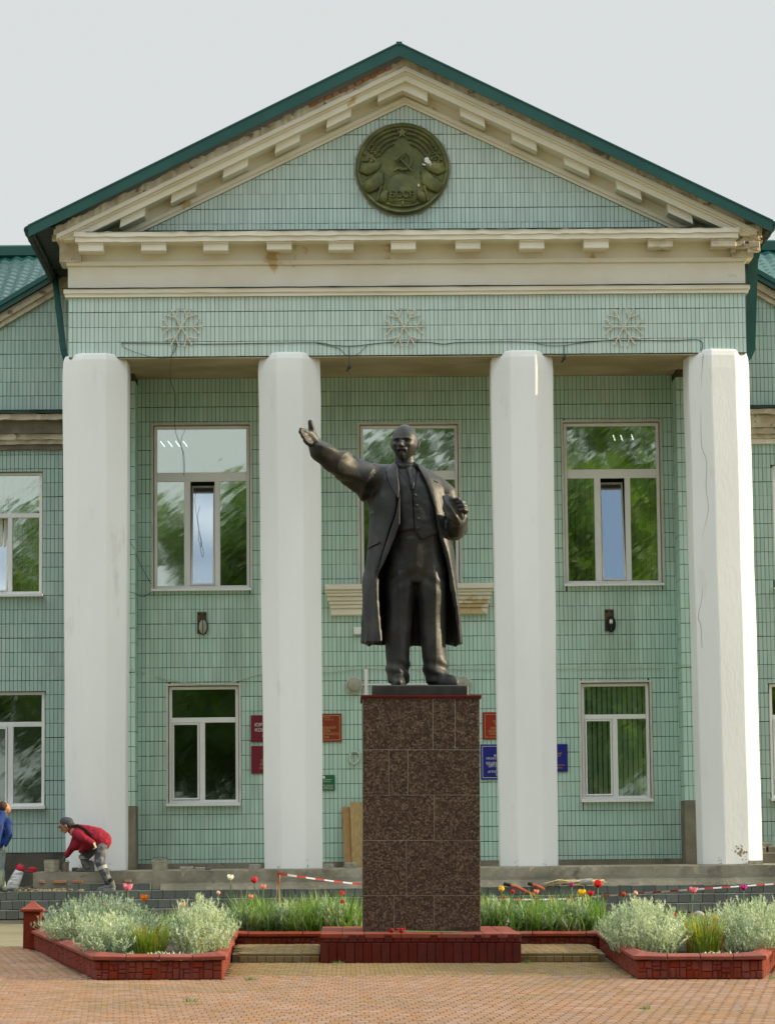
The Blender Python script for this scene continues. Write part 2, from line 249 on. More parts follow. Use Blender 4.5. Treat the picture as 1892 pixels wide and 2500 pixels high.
# ---------------------------------------------------------------- mesh helpers
class MB:
    def __init__(self): self.v = []; self.f = []
    def add(self, vs, fs):
        o = len(self.v); self.v += [tuple(p) for p in vs]; self.f += [tuple(i + o for i in f) for f in fs]; return self
    def box(self, x0, x1, y0, y1, z0, z1):
        return self.add([(x0, y0, z0), (x1, y0, z0), (x1, y1, z0), (x0, y1, z0), (x0, y0, z1), (x1, y0, z1), (x1, y1, z1), (x0, y1, z1)],
                        [(0, 3, 2, 1), (4, 5, 6, 7), (0, 1, 5, 4), (1, 2, 6, 5), (2, 3, 7, 6), (3, 0, 4, 7)])
    def bbox(self, x0, x1, y0, y1, z0, z1, b=.01):
        """box with a chamfer round its front (low y) face"""
        return self.add([(x0, y1, z0), (x1, y1, z0), (x1, y1, z1), (x0, y1, z1), (x0, y0 + b, z0), (x1, y0 + b, z0), (x1, y0 + b, z1), (x0, y0 + b, z1),
                         (x0 + b, y0, z0 + b), (x1 - b, y0, z0 + b), (x1 - b, y0, z1 - b), (x0 + b, y0, z1 - b)],
                        [(0, 3, 2, 1), (0, 1, 5, 4), (1, 2, 6, 5), (2, 3, 7, 6), (3, 0, 4, 7), (4, 5, 9, 8), (5, 6, 10, 9), (6, 7, 11, 10), (7, 4, 8, 11), (8, 9, 10, 11)])
    def tbox(self, x0, x1, y0, y1, z0, z1, b=.008):
        """box with a chamfer round its top face"""
        return self.add([(x0, y0, z0), (x1, y0, z0), (x1, y1, z0), (x0, y1, z0), (x0, y0, z1 - b), (x1, y0, z1 - b), (x1, y1, z1 - b), (x0, y1, z1 - b),
                         (x0 + b, y0 + b, z1), (x1 - b, y0 + b, z1), (x1 - b, y1 - b, z1), (x0 + b, y1 - b, z1)],
                        [(0, 1, 5, 4), (1, 2, 6, 5), (2, 3, 7, 6), (3, 0, 4, 7), (4, 5, 9, 8), (5, 6, 10, 9), (6, 7, 11, 10), (7, 4, 8, 11), (8, 9, 10, 11)])
    def prism_y(self, poly, y0, y1):
        """polygon of (x, z) extruded from y0 (front) to y1"""
        n = len(poly); a = sum(poly[i][0] * poly[(i + 1) % n][1] - poly[(i + 1) % n][0] * poly[i][1] for i in range(n))
        if a < 0: poly = poly[::-1]
        vs = [(x, y0, z) for x, z in poly] + [(x, y1, z) for x, z in poly]
        fs = [tuple(range(n)), tuple(range(2 * n - 1, n - 1, -1))] + [(i, i + n, (i + 1) % n + n, (i + 1) % n) for i in range(n)]
        return self.add(vs, fs)
    def prism_z(self, poly, z0, z1):
        n = len(poly); a = sum(poly[i][0] * poly[(i + 1) % n][1] - poly[(i + 1) % n][0] * poly[i][1] for i in range(n))
        if a < 0: poly = poly[::-1]
        vs = [(x, y, z0) for x, y in poly] + [(x, y, z1) for x, y in poly]
        return self.add(vs, [tuple(range(n - 1, -1, -1)), tuple(range(n, 2 * n))] + [(i, (i + 1) % n, (i + 1) % n + n, i + n) for i in range(n)])
    def tube(self, pts, r, n=8, cap=True):
        """round bar through pts; r a number, or one radius or (r1, r2) pair per point"""
        P = [Vector(p) for p in pts]; k = len(P); rings = []
        ref = None
        for i, p in enumerate(P):
            d = (P[min(i + 1, k - 1)] - P[max(i - 1, 0)]); d = d.normalized() if d.length > 1e-9 else Vector((0, 0, 1))
            if ref is None:
                ref = Vector((0, 1, 0)) if abs(d.y) < .9 else Vector((1, 0, 0))
            u = (ref - d * ref.dot(d)).normalized(); v = d.cross(u); ref = u
            rr = r if isinstance(r, (int, float)) else r[i]
            ra, rb = rr if isinstance(rr, tuple) else (rr, rr)
            rings.append([p + u * (ra * math.cos(2 * PI * j / n)) + v * (rb * math.sin(2 * PI * j / n)) for j in range(n)])
        vs = [q for rg in rings for q in rg]
        fs = [(i * n + j, i * n + (j + 1) % n, (i + 1) * n + (j + 1) % n, (i + 1) * n + j) for i in range(k - 1) for j in range(n)]
        if cap: fs += [tuple(range(n - 1, -1, -1)), tuple(range((k - 1) * n, k * n))]
        return self.add(vs, fs)
    def limb(self, pts, radii, n=16):
        """rounded tapered limb: a tube with half-round ends"""
        P = [Vector(p) for p in pts]; rr = [x if isinstance(x, tuple) else (x, x) for x in radii]
        a = (P[0] - P[1]).normalized(); b = (P[-1] - P[-2]).normalized(); Q = []; q = []
        for t in (.95, .75, .4):
            Q.append(P[0] + a * max(rr[0]) * t); s = math.sqrt(1 - t * t); q.append((rr[0][0] * s, rr[0][1] * s))
        Q += P; q += rr
        for t in (.4, .75, .95):
            Q.append(P[-1] + b * max(rr[-1]) * t); s = math.sqrt(1 - t * t); q.append((rr[-1][0] * s, rr[-1][1] * s))
        return self.tube(Q, q, n)
    def rings(self, rg, close=True, cap=True):
        n = len(rg[0]); k = len(rg); vs = [q for r_ in rg for q in r_]
        m = n if close else n - 1
        fs = [(i * n + j, i * n + (j + 1) % n, (i + 1) * n + (j + 1) % n, (i + 1) * n + j) for i in range(k - 1) for j in range(m)]
        if cap and close: fs += [tuple(range(n - 1, -1, -1)), tuple(range((k - 1) * n, k * n))]
        return self.add(vs, fs)
    def lathe(self, c, prof, n=24, axis='z'):
        rg = []
        for r_, h in prof:
            ring = []
            for j in range(n):
                a = 2 * PI * j / n; x, y = r_ * math.cos(a), r_ * math.sin(a)
                ring.append((c[0] + x, c[1] + y, c[2] + h) if axis == 'z' else (c[0] + x, c[1] + h, c[2] - y))
            rg.append(ring)
        return self.rings(rg)
    def ball(self, c, rx, ry, rz, n=12, k=8):
        rg = []
        for i in range(k + 1):
            t = PI * i / k; t = min(max(t, .02), PI - .02)
            rg.append([(c[0] + rx * math.sin(t) * math.cos(2 * PI * j / n), c[1] + ry * math.sin(t) * math.sin(2 * PI * j / n), c[2] - rz * math.cos(t)) for j in range(n)])
        return self.rings(rg)
    def mesh(self, name, smooth=False):
        me = bpy.data.meshes.new(name); me.from_pydata(self.v, [], self.f); me.update()
        if smooth: me.polygons.foreach_set('use_smooth', [True] * len(me.polygons))
        return me

TILT = Matrix.Translation((-0.35, 0, 0)) @ Matrix.Rotation(R(0.55), 4, 'Y')     # the plaza drains one per cent to the right; the monument leans with it
WORLD = {}
def props(o, label=None, cat=None, group=None, kind=None):
    for k, v in (('label', label), ('category', cat), ('group', group), ('kind', kind)):
        if v: o[k] = v
    return o
def link(o, parent=None, fg=False):
    COL.objects.link(o)
    if parent is not None:
        o.parent = parent
    elif fg:
        o.matrix_world = TILT @ o.matrix_basis
    return o
def thing(name, label, cat, loc=(0, 0, 0), group=None, fg=False, rz=0.0):
    o = bpy.data.objects.new(name, None); o.empty_display_size = .1
    m = Matrix.Translation(loc) @ Matrix.Rotation(rz, 4, 'Z')
    WORLD[o.name] = Matrix.Translation(loc)
    COL.objects.link(o); o.matrix_world = (TILT @ m) if fg else m
    return props(o, label, cat, group)
def obj(name, mb, m, parent=None, smooth=False, kind=None, label=None, fg=False, local=False):
    """one mesh object; its vertices are in the frame of the place unless local"""
    me = mb.mesh(name, smooth) if isinstance(mb, MB) else mb
    if m is not None and not me.materials:
        me.materials.append(M[m] if isinstance(m, str) else m)
    o = bpy.data.objects.new(name, me); COL.objects.link(o)
    if parent is not None:
        o.parent = parent
        if not local:
            p = parent; base = WORLD.get(p.name)
            if base is not None: o.matrix_parent_inverse = base.inverted()
    elif fg: o.matrix_world = TILT
    return props(o, label, kind=kind)
def inst(name, me, parent, loc, rz=0.0, kind=None, m=None):
    o = bpy.data.objects.new(name, me); COL.objects.link(o); o.parent = parent
    base = WORLD.get(parent.name)
    if base is not None: o.matrix_parent_inverse = base.inverted()
    o.location = loc; o.rotation_euler = (0, 0, rz)
    return o
def dup(root, loc, rz=0.0, label=None, scale=1.0, fg=False):
    r = root.copy(); COL.objects.link(r)
    m = Matrix.Translation(loc) @ Matrix.Rotation(rz, 4, 'Z') @ Matrix.Scale(scale, 4)
    r.matrix_world = (TILT @ m) if fg else m
    if label: r['label'] = label
    for ch in list(root.children):
        c = ch.copy(); COL.objects.link(c); c.parent = r
        for g in ch.children:
            d = g.copy(); COL.objects.link(d); d.parent = c
    return r
def evaluated(ob):
    dg = bpy.context.evaluated_depsgraph_get()
    me = bpy.data.meshes.new_from_object(ob.evaluated_get(dg), preserve_all_data_layers=False, depsgraph=dg)
    return me
def fuse(mb, voxel, smooth=4, name='body'):
    """melt overlapping closed shapes into one continuous skin"""
    me = mb.mesh(name); o = bpy.data.objects.new('tmp', me); COL.objects.link(o)
    r_ = o.modifiers.new('r', 'REMESH'); r_.mode = 'VOXEL'; r_.voxel_size = voxel; r_.use_smooth_shade = True
    s_ = o.modifiers.new('s', 'SMOOTH'); s_.iterations = smooth; s_.factor = .5
    out = evaluated(o); out.name = name
    bpy.data.objects.remove(o); bpy.data.meshes.remove(me)
    out.materials.clear()
    out.polygons.foreach_set('use_smooth', [True] * len(out.polygons))
    return out
def displace(me, fn):
    me.update()
    nn = [v.normal.copy() for v in me.vertices]
    for v, n_ in zip(me.vertices, nn):
        v.co = v.co + n_ * fn(v.co, n_)
    me.update()
def text_mesh(body, size, depth=.003, align='CENTER', space=1.0, bold=0.0):
    cu = bpy.data.curves.new('text', 'FONT'); cu.body = body; cu.size = size; cu.extrude = depth; cu.align_x = align; cu.align_y = 'CENTER'; cu.space_character = space; cu.offset = bold; cu.resolution_u = 3
    o = bpy.data.objects.new('tmp_text', cu); COL.objects.link(o)
    me = evaluated(o); bpy.data.objects.remove(o); bpy.data.curves.remove(cu)
    me.transform(Matrix.Rotation(R(90), 4, 'X')); me.materials.clear(); me.name = 'lettering'
    return me
def sm(a, b, x):
    t = min(max((x - a) / (b - a), 0), 1); return t * t * (3 - 2 * t)
def lerp(a, b, t): return a + (b - a) * t
def table(tab, x):
    """piecewise linear look-up in [(x, value), ...] sorted by x"""
    if x <= tab[0][0]: return tab[0][1]
    for (a, va), (b, vb) in zip(tab, tab[1:]):
        if x <= b: return va + (vb - va) * (x - a) / (b - a)
    return tab[-1][1]
def catmull(pts, k=6):
    P = [Vector(p) for p in pts]; out = []
    for i in range(len(P) - 1):
        a, b, c, d = P[max(i - 1, 0)], P[i], P[i + 1], P[min(i + 2, len(P) - 1)]
        for j in range(k):
            t = j / k
            out.append(.5 * ((2 * b) + (c - a) * t + (2 * a - 5 * b + 4 * c - d) * t * t + (3 * b - a - 3 * c + d) * t ** 3))
    out.append(P[-1]); return out
def rnd(a, b): return random.uniform(a, b)
# ---------------------------------------------------------------- the ground
g = MB(); n_ = 24
for (x0, x1, y0, y1) in ((-400, 400, -300, 400),):
    g.add([(x0, y0, -.03), (x1, y0, -.03), (x1, y1, -.03), (x0, y1, -.03)], [(0, 1, 2, 3)])
ground = obj('ground', g, 'ground', kind='structure', fg=True)
pj = MB(); pj.add([(-9, 15, -.012), (9, 15, -.012), (9, 37.6, -.012), (-9, 37.6, -.012)], [(0, 1, 2, 3)])
plaza = obj('plaza_paving', pj, 'joint', kind='structure', fg=True)

# concrete pavers 0.1 x 0.2 m: the near ones one by one, the rest as one bed
def paver_mesh(wx, wy, h=.035): return MB().tbox(-wx / 2, wx / 2, -wy / 2, wy / 2, -h, 0, .004)
pm = paver_mesh(.094, .193).mesh('paver'); pm.materials.append(M['paver'])
cells = []
def lobe_hit(x, y):
    ax = abs(x)
    if y < 28.55 or y > 36.7: return False
    t = (y - 28.55) / 8.0
    return (2.05 + .15 * t) < ax < (3.28 + 1.5 * t)
row = 0; y = 20.2
while y < 29.2:
    k = int(16 / .1)
    for i in range(k):
        x = -8.0 + i * .1 + (row * .034) % .1
        if not lobe_hit(x, y + .1): cells.append((x, y + .1))
    y += .2; row += 1
while y < 37.4:
    for i in range(48):
        for s in (-1, 1):
            x = s * (3.3 + i * .1 + (row * .034) % .1)
            if abs(x) < 8.0 and not lobe_hit(x, y + .1): cells.append((x, y + .1))
    y += .2; row += 1
inview = [c for c in cells if abs(c[0] + .5) < c[1] * .142 and c[1] > 21.9]
near = sorted(inview, key=lambda c: c[1])[:300]; nearset = set(near)
for (x, yy) in near:
    o = inst('paver', pm, plaza, (x, yy, rnd(-.0015, .0015)))
rest = MB()
for (x, yy) in cells:
    if (x, yy) in nearset: continue
    z = rnd(-.002, .002)
    rest.tbox(x - .047, x + .047, yy - .0965, yy + .0965, z - .03, z, .004)
obj('paver_bed', rest, 'paver', plaza, kind='stuff')
moss = MB(); y = 29.2; row = 0
while y < 32.5:
    for i in range(43):
        x = -2.12 + i * .1 + (row % 2) * .05
        if abs(x) < 2.03 + .15 * (y - 28.5) / 8:
            z = rnd(-.002, .002); moss.tbox(x - .047, x + .047, y + .003, y + .196, z - .03, z, .004)
    y += .2; row += 1
obj('mossy_paver_bed', moss, 'paver_moss', plaza, kind='stuff')
# a few weeds in the joints
wd = MB()
for (cx, cy) in ((-2.15, 24.8), (1.62, 23.6), (-1.75, 28.45), (-2.2, 32.3), (3.4, 28.6), (-.9, 32.25), (1.2, 32.3), (3.6, 29.4), (-1.98, 33.2)):
    for _ in range(26):
        a = rnd(0, 2 * PI); l = rnd(.015, .05); h = rnd(.01, .05); b = rnd(.004, .008)
        x, yy = cx + rnd(-.05, .05), cy + rnd(-.06, .06)
        wd.add([(x - b, yy, -.01), (x + b, yy, -.01), (x + l * math.cos(a), yy + l * math.sin(a), h)], [(0, 1, 2)])
w_ = obj('joint_weeds', wd, 'green_leaf', kind='stuff', fg=True); w_['label'] = 'tufts of weed growing in the paving joints'

lt_ = MB()
for _ in range(150):
    x, yy = rnd(-4.2, 3.4), rnd(21.9, 32.2); a = rnd(0, 2 * PI); l = rnd(.008, .022); b = l * rnd(.3, .6)
    if lobe_hit(x, yy): continue
    lt_.add([(x - l * math.cos(a), yy - l * math.sin(a), .004), (x + b * math.sin(a), yy - b * math.cos(a), .007), (x + l * math.cos(a), yy + l * math.sin(a), .012), (x - b * math.sin(a), yy + b * math.cos(a), .006)], [(0, 1, 2, 3)])
o = obj('leaf_litter', lt_, 'soil', kind='stuff', fg=True); o['label'] = 'scattered dark leaf scraps on the paving'

# ---------------------------------------------------------------- the building
B_ = thing('town_hall', 'mint tiled building with green gabled roof and four white columns', 'building', (0, 51, 0))
FY, TY, WY, NY, PY = 49.5, 49.62, 52.0, 53.5, 51.4
TP, TH = .0752, .2655      # tile pitch across and up
def clip_poly(poly, a, b, c):
    """keep the side a*x + b*z + c >= 0"""
    out = []
    for i in range(len(poly)):
        p, q = poly[i], poly[(i + 1) % len(poly)]
        dp, dq = a * p[0] + b * p[1] + c, a * q[0] + b * q[1] + c
        if dp >= 0: out.append(p)
        if (dp >= 0) != (dq >= 0):
            t = dp / (dp - dq); out.append((p[0] + t * (q[0] - p[0]), p[1] + t * (q[1] - p[1])))
    return out
def tiles(mb, y, x0, x1, z0, z1, holes=(), cuts=(), zref=None, single=None, thick=.014, xref=None):
    zref = z0 if zref is None else zref; xref = x0 if xref is None else xref
    iz0 = math.floor((z0 - zref) / TH); iz1 = math.ceil((z1 - zref) / TH)
    ix0 = math.floor((x0 - xref) / TP); ix1 = math.ceil((x1 - xref) / TP)
    for iz in range(iz0, iz1):
        wob = rnd(-.003, .003)
        for ix in range(ix0, ix1):
            gx, gz = .0042, .0055
            a0, a1 = xref + ix * TP + gx + rnd(-.001, .001), xref + (ix + 1) * TP - gx + rnd(-.001, .001)
            b0, b1 = zref + iz * TH + gz + wob + rnd(-.0018, .0018), zref + (iz + 1) * TH - gz + wob + rnd(-.0018, .0018)
            full = True
            if a0 < x0: a0 = x0; full = False
            if a1 > x1: a1 = x1; full = False
            if b0 < z0: b0 = z0; full = False
            if b1 > z1: b1 = z1; full = False
            for (h0, h1, k0, k1) in holes:
                if a1 > h0 and a0 < h1 and b1 > k0 and b0 < k1:
                    full = False
                    opts = [(h0 - a0, 'a1', h0), (a1 - h1, 'a0', h1), (k0 - b0, 'b1', k0), (b1 - k1, 'b0', k1)]
                    opts = [((v / (a1 - a0) if s[0] == 'a' else v / (b1 - b0)), s, e) for v, s, e in opts]
                    v, s, e = max(opts)
                    if v <= 0.02: a1 = a0; break
                    if s == 'a1': a1 = e
                    elif s == 'a0': a0 = e
                    elif s == 'b1': b1 = e
                    else: b0 = e
            if a1 - a0 < .006 or b1 - b0 < .012: continue
            poly = [(a0, b0), (a1, b0), (a1, b1), (a0, b1)]
            for c in cuts: poly = clip_poly(poly, *c) if len(poly) > 2 else poly
            if len(poly) < 3: continue
            if full and len(poly) == 4 and not cuts and single is not None and single(ix, iz):
                o = inst('facade_tile', TILE_ME, B_, ((a0 + a1) / 2, y + rnd(-.0015, .0015), (b0 + b1) / 2)); continue
            yy = y + rnd(-.0015, .0015); t1, t2 = rnd(-.0024, .0024), rnd(-.003, .003)
            n = len(poly); cx = (a0 + a1) / 2; cz = (b0 + b1) / 2
            fr = [(px, yy + t1 * (px - cx) / TP + t2 * (pz - cz) / TH, pz) for px, pz in poly]; bk = [(px, y + thick, pz) for px, pz in poly]
            mb.add(fr + bk, [tuple(range(n))] + [(i, i + n, (i + 1) % n + n, (i + 1) % n) for i in range(n)])
_t = MB(); hx, hz = TP / 2 - .0042, TH / 2 - .0055
_t.add([(-hx, 0, -hz), (hx, 0, -hz), (hx, 0, hz), (-hx, 0, hz), (-hx, .014, -hz), (hx, .014, -hz), (hx, .014, hz), (-hx, .014, hz)],
       [(0, 1, 2, 3), (0, 4, 5, 1), (1, 5, 6, 2), (2, 6, 7, 3), (3, 7, 4, 0)])
TILE_ME = _t.mesh('facade_tile'); TILE_ME.materials.append(M['tile'])
def wall(mb, y, x0, x1, z0, z1, holes=(), depth=.05):
    xs = sorted({x0, x1, *[min(max(v, x0), x1) for h in holes for v in h[:2]]}); zs = sorted({z0, z1, *[min(max(v, z0), z1) for h in holes for v in h[2:]]})
    for i in range(len(xs) - 1):
        for j in range(len(zs) - 1):
            cx, cz = (xs[i] + xs[i + 1]) / 2, (zs[j] + zs[j + 1]) / 2
            if any(h[0] < cx < h[1] and h[2] < cz < h[3] for h in holes): continue
            mb.add([(xs[i], y, zs[j]), (xs[i + 1], y, zs[j]), (xs[i + 1], y, zs[j + 1]), (xs[i], y, zs[j + 1])], [(0, 1, 2, 3)])

FLOOR = .865
# window openings (x0, x1, z0, z1)
UP = [(-4.617, -2.854, 5.934, 8.941), (-.848, .962, 5.96, 8.92), (2.885, 4.660, 5.96, 8.935)]
LOW = [(-4.353, -3.072, 2.045, 4.163), (3.125, 4.377, 2.045, 4.150)]
WU = [(-8.05, -6.795, 5.985, 8.297), (6.935, 8.19, 5.985, 8.31)]
WL = [(-8.05, -6.735, 2.035, 4.170), (6.77, 8.08, 2.05, 4.19)]
# the parts of the walls
core = MB()
wall(core, WY + .012, -4.93, 4.93, FLOOR, 9.80, UP + LOW)
obj('recess_wall', core, 'mortar', B_)
wc = MB(); wall(wc, NY + .012, -26, -5.4, 1.17, 9.40, [WU[0], WL[0]]); wc.add([(-9.6, NY + .012, 9.40), (-5.4, NY + .012, 9.40), (-5.4, NY + .012, 12.36), (-9.6, NY + .012, 9.84)], [(0, 1, 2, 3)]); obj('wing_wall', wc, 'mortar', B_)
wc = MB(); wall(wc, NY + .012, 5.4, 26, 1.08, 9.40, [WU[1], WL[1]]); wc.add([(5.4, NY + .012, 9.40), (9.6, NY + .012, 9.40), (9.6, NY + .012, 9.84), (5.4, NY + .012, 12.36)], [(0, 1, 2, 3)]); obj('wing_wall', wc, 'mortar', B_)
tl = MB()
tiles(tl, FY, -5.93, 5.93, 9.772, 10.838, zref=9.780, xref=-5.93, single=lambda ix, iz: 1 <= iz <= 2 and 4 <= ix < 154)
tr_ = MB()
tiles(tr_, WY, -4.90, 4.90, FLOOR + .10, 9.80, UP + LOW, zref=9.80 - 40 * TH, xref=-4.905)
SL = .485
tiles(tl, TY, -4.75, 4.75, 12.06, 14.3, cuts=[(-SL, -1, 14.267 + .012), (SL, -1, 14.267 + .012)], zref=12.06 - .16, xref=-4.752)
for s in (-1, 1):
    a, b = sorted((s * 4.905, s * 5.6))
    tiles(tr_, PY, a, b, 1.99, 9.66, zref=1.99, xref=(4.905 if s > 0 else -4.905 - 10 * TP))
# side faces of the pilasters, tiled
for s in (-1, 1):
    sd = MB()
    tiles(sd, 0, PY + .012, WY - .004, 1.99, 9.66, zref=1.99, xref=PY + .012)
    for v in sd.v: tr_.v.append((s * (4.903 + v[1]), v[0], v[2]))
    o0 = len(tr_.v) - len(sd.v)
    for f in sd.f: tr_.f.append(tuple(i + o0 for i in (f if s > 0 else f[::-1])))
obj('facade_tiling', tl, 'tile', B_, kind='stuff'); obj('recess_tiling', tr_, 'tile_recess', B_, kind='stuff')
tw = MB()
RK = .60
tiles(tw, NY, -9.2, -5.4, 1.178, 8.70, [WU[0], WL[0]], zref=1.178, xref=-9.2)
tiles(tw, NY, -9.2, -5.4, 9.47, 12.2, cuts=[(RK, -1, 11.02 + RK * 7.605)], zref=9.47, xref=-9.2)
tiles(tw, NY, 5.4, 9.2, 1.085, 8.70, [WU[1], WL[1]], zref=1.085, xref=5.4)
tiles(tw, NY, 5.4, 9.2, 9.45, 12.2, cuts=[(-RK, -1, 11.02 + RK * 7.605)], zref=9.45, xref=5.4)
obj('wing_tiling', tw, 'tile_wing', B_, kind='stuff')
# pilasters at the ends of the recess: tiled shaft on a bare stone foot
for s in (-1, 1):
    p = MB(); a, b = sorted((s * 4.917, s * 5.9)); p.box(a, b, PY + .012, WY + .4, 1.99, 9.80)
    obj('pilaster', p, 'mortar', B_)
    f = MB(); a, b = sorted((s * 4.895, s * 5.9)); f.bbox(a, b, PY - .01, WY + .3, FLOOR, 1.985, .008); obj('pilaster_foot', f, 'stone', B_)
    r_ = MB(); a, b = sorted((s * 4.93, s * 5.6)); r_.box(a, b, PY - .02, PY + .3, 9.665, 9.80); obj('pilaster_dark_gap', r_, 'rust', B_)  # dark brown box standing in for the shaded opening above the pilaster
ft = MB(); ft.box(-4.89, 4.89, WY - .012, WY + .05, FLOOR - .05, FLOOR + .10); obj('wall_foot', ft, 'concrete', B_)
# wing plinths, concrete, darker on the left
wp = MB(); wp.box(-26, -5.4, NY - .06, NY + .3, -.4, 1.165); obj('wing_plinth', wp, 'concrete_dark', B_)
wp = MB(); wp.box(5.4, 26, NY - .06, NY + .3, -.4, 1.075); obj('wing_plinth', wp, 'concrete', B_)
bd = MB(); bd.box(-26, 26, 54.6, 66, -.4, 9.4); obj('building_body', bd, 'mortar', B_)

# ------------------------------------------------ portico: beam, frieze, cornice, gable
def pz(z, y): return 1.40 + (z - 1.40) * y / 49.5       # measured heights are on the frieze plane
be = MB(); be.box(-5.92, 5.92, FY + .012, 50.3, 9.766, 12.02); obj('portico_beam', be, 'mortar', B_)
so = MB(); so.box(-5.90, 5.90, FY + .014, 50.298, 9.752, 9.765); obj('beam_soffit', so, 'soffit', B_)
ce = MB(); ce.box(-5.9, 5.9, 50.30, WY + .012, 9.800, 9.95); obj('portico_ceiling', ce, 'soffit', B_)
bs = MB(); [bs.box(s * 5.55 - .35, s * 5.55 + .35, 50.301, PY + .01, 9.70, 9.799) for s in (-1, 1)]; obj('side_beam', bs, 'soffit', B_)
def run(name, m, x0, x1, y0, z0, z1, y1=FY + .3, n=46, jag=.0, top=None):
    """a straight moulding with slightly hand-made edges"""
    mb = MB(); rg = []
    for i in range(n + 1):
        x = lerp(x0, x1, i / n); j1, j2, j3 = rnd(-jag, jag), rnd(-jag, jag), rnd(-jag, jag)
        yt = y0 if top is None else top
        rg.append([(x, y0 + j3, z0 + j1), (x, y1, z0), (x, y1, z1), (x, yt + j3, z1 + j2)])
    mb.rings([[q for q in r_] for r_ in rg]); return obj(name, mb, m, B_)
run('frieze_band', 'cream', -5.985, 5.985, FY - .055, 10.842, 10.905, jag=.002)
run('frieze_band', 'cream', -6.01, 6.01, FY - .085, 10.905, 10.975, jag=.003, top=FY - .10)
run('flashing', 'darkmetal', -6.03, 6.03, FY - .115, 10.976, 10.994, jag=.004)
run('plain_frieze', 'cream', -5.94, 5.94, FY, 10.994, 11.40, jag=.002)
run('cornice_fillet', 'cream', -5.965, 5.965, FY - .05, 11.40, 11.465, jag=.003, top=FY - .075)
run('cornice_bed', 'cream', -5.94, 5.94, FY - .004, 11.465, 11.80)
run('cornice_corona', 'cream', -5.78, 5.78, FY - .42, pz(11.835, 49.08), pz(11.93, 49.08), jag=.006, n=80)
run('cornice_corona', 'cream', -5.80, 5.80, FY - .45, pz(11.93, 49.05), pz(12.015, 49.05), jag=.009, n=80)
run('flashing', 'green', -5.60, 5.50, FY - .47, pz(12.016, 49.05), pz(12.034, 49.05), jag=.006, n=60, top=FY - .2)
for i, cx in enumerate((-5.507, -4.42, -3.337, -2.232, -1.156, -.067, 1.06, 2.175, 3.30, 4.424, 5.529)):
    d = MB(); d.bbox(cx - .218, cx + .218, FY - .36 + rnd(-.01, .01), FY + .05, pz(11.665, 49.14) + rnd(-.008, .008), pz(11.83, 49.14), .012)
    d.bbox(cx - .226, cx + .226, FY - .385, FY + .05, pz(11.79, 49.14), pz(11.833, 49.1), .006)
    obj('modillion', d, 'cream' if i < 9 else 'cream_worn', B_, label='crumbling end modillion' if i == 10 else None)
# broken plaster at the two ends of the cornice
def lump(name, cx, cy, cz, sx, sy, sz, m, k=60, parent=None):
    mb = MB()
    for _ in range(k):
        x, yy, z = cx + rnd(-sx, sx), cy + rnd(-sy, sy), cz + rnd(-sz, sz); a, b, c = rnd(.03, .11), rnd(.03, .08), rnd(.02, .06)
        mb.bbox(x - a, x + a, yy - b, yy + b, z - c, z + c, .01)
    return obj(name, mb, m, parent or B_)
for s in (-1, 1):
    rr = MB(); xa, xb = sorted((s * 5.70, s * 6.08)); rr.box(xa, xb, FY - .10, FY + .5, 11.46, 11.93); obj('cornice_return', rr, 'cream_worn', B_)
lump('broken_plaster', 5.92, FY - .16, 11.78, .22, .1, .22, 'cream_worn', 70)
lump('broken_plaster', -5.98, FY - .16, 11.93, .14, .1, .08, 'cream_worn', 26)
tyc = MB(); tyc.prism_y([(-5.0, 12.0), (5.0, 12.0), (0, 12.0 + 5.0 * SL)], TY + .012, TY + .4); obj('tympanum_wall', tyc, 'mortar', B_)
def chevron(name, m, z0, z1, y0, y1=TY + .35, xe=6.1, sl=SL, jag=0.0, n=40, jagtop=None, floor=11.80, x_off=0.0):
    """a raking moulding: two arms meeting at the ridge, z0..z1 above the tympanum's apex line"""
    mb = MB()
    for s in (-1, 1):
        rg = []
        for i in range(n + 1):
            x = xe * i / n; j = rnd(-jag, jag); jt = rnd(-(jagtop if jagtop is not None else jag), (jagtop if jagtop is not None else jag)) if 0 < i else 0
            b = max(pz(z0, y0) - sl * x, floor); t = max(pz(z1, y0) - sl * x + jt, floor + .01)
            rg.append([(s * x + x_off, y0 + j, b), (s * x + x_off, y1, b), (s * x + x_off, y1, t), (s * x + x_off, y0 + j, t)] if s > 0 else [(s * x + x_off, y0 + j, b), (s * x + x_off, y0 + j, t), (s * x + x_off, y1, t), (s * x + x_off, y1, b)])
        mb.rings(rg)
    return obj(name, mb, m, B_)
chevron('raking_fillet', 'cream', 14.267, 14.335, TY - .035, xe=4.95, jag=.002, floor=12.0)
chevron('raking_fillet', 'cream', 14.335, 14.41, TY - .07, xe=5.1, jag=.002, floor=12.0)
chevron('raking_bed', 'cream', 14.41, 14.74, TY - .01, xe=5.75, floor=11.9)
chevron('raking_corona', 'cream', 14.70, 14.83, 49.16, xe=6.0, jag=.003)
chevron('raking_corona', 'cream', 14.83, 14.885, 49.12, xe=6.05, jag=.003)
chevron('raking_corona', 'cream', 14.885, 14.965, 49.06, xe=6.1, jag=.004)
chevron('raking_top', 'cream_worn', 14.965, 15.10, 49.08, xe=6.15, jag=.012, n=110, jagtop=.022)
ap = MB(); V = lambda x, z: (x - .05, z)
y_ = 49.26; a_ = pz(14.53, y_)
ap.prism_y([V(-.44, a_ - .44 * SL), V(0, a_), V(.44, a_ - .44 * SL), V(.43, a_ + .19 - .44 * SL), V(0, a_ + .19), V(-.43, a_ + .19 - .44 * SL)], y_, TY + .1)
obj('raking_modillion', ap, 'cream', B_)
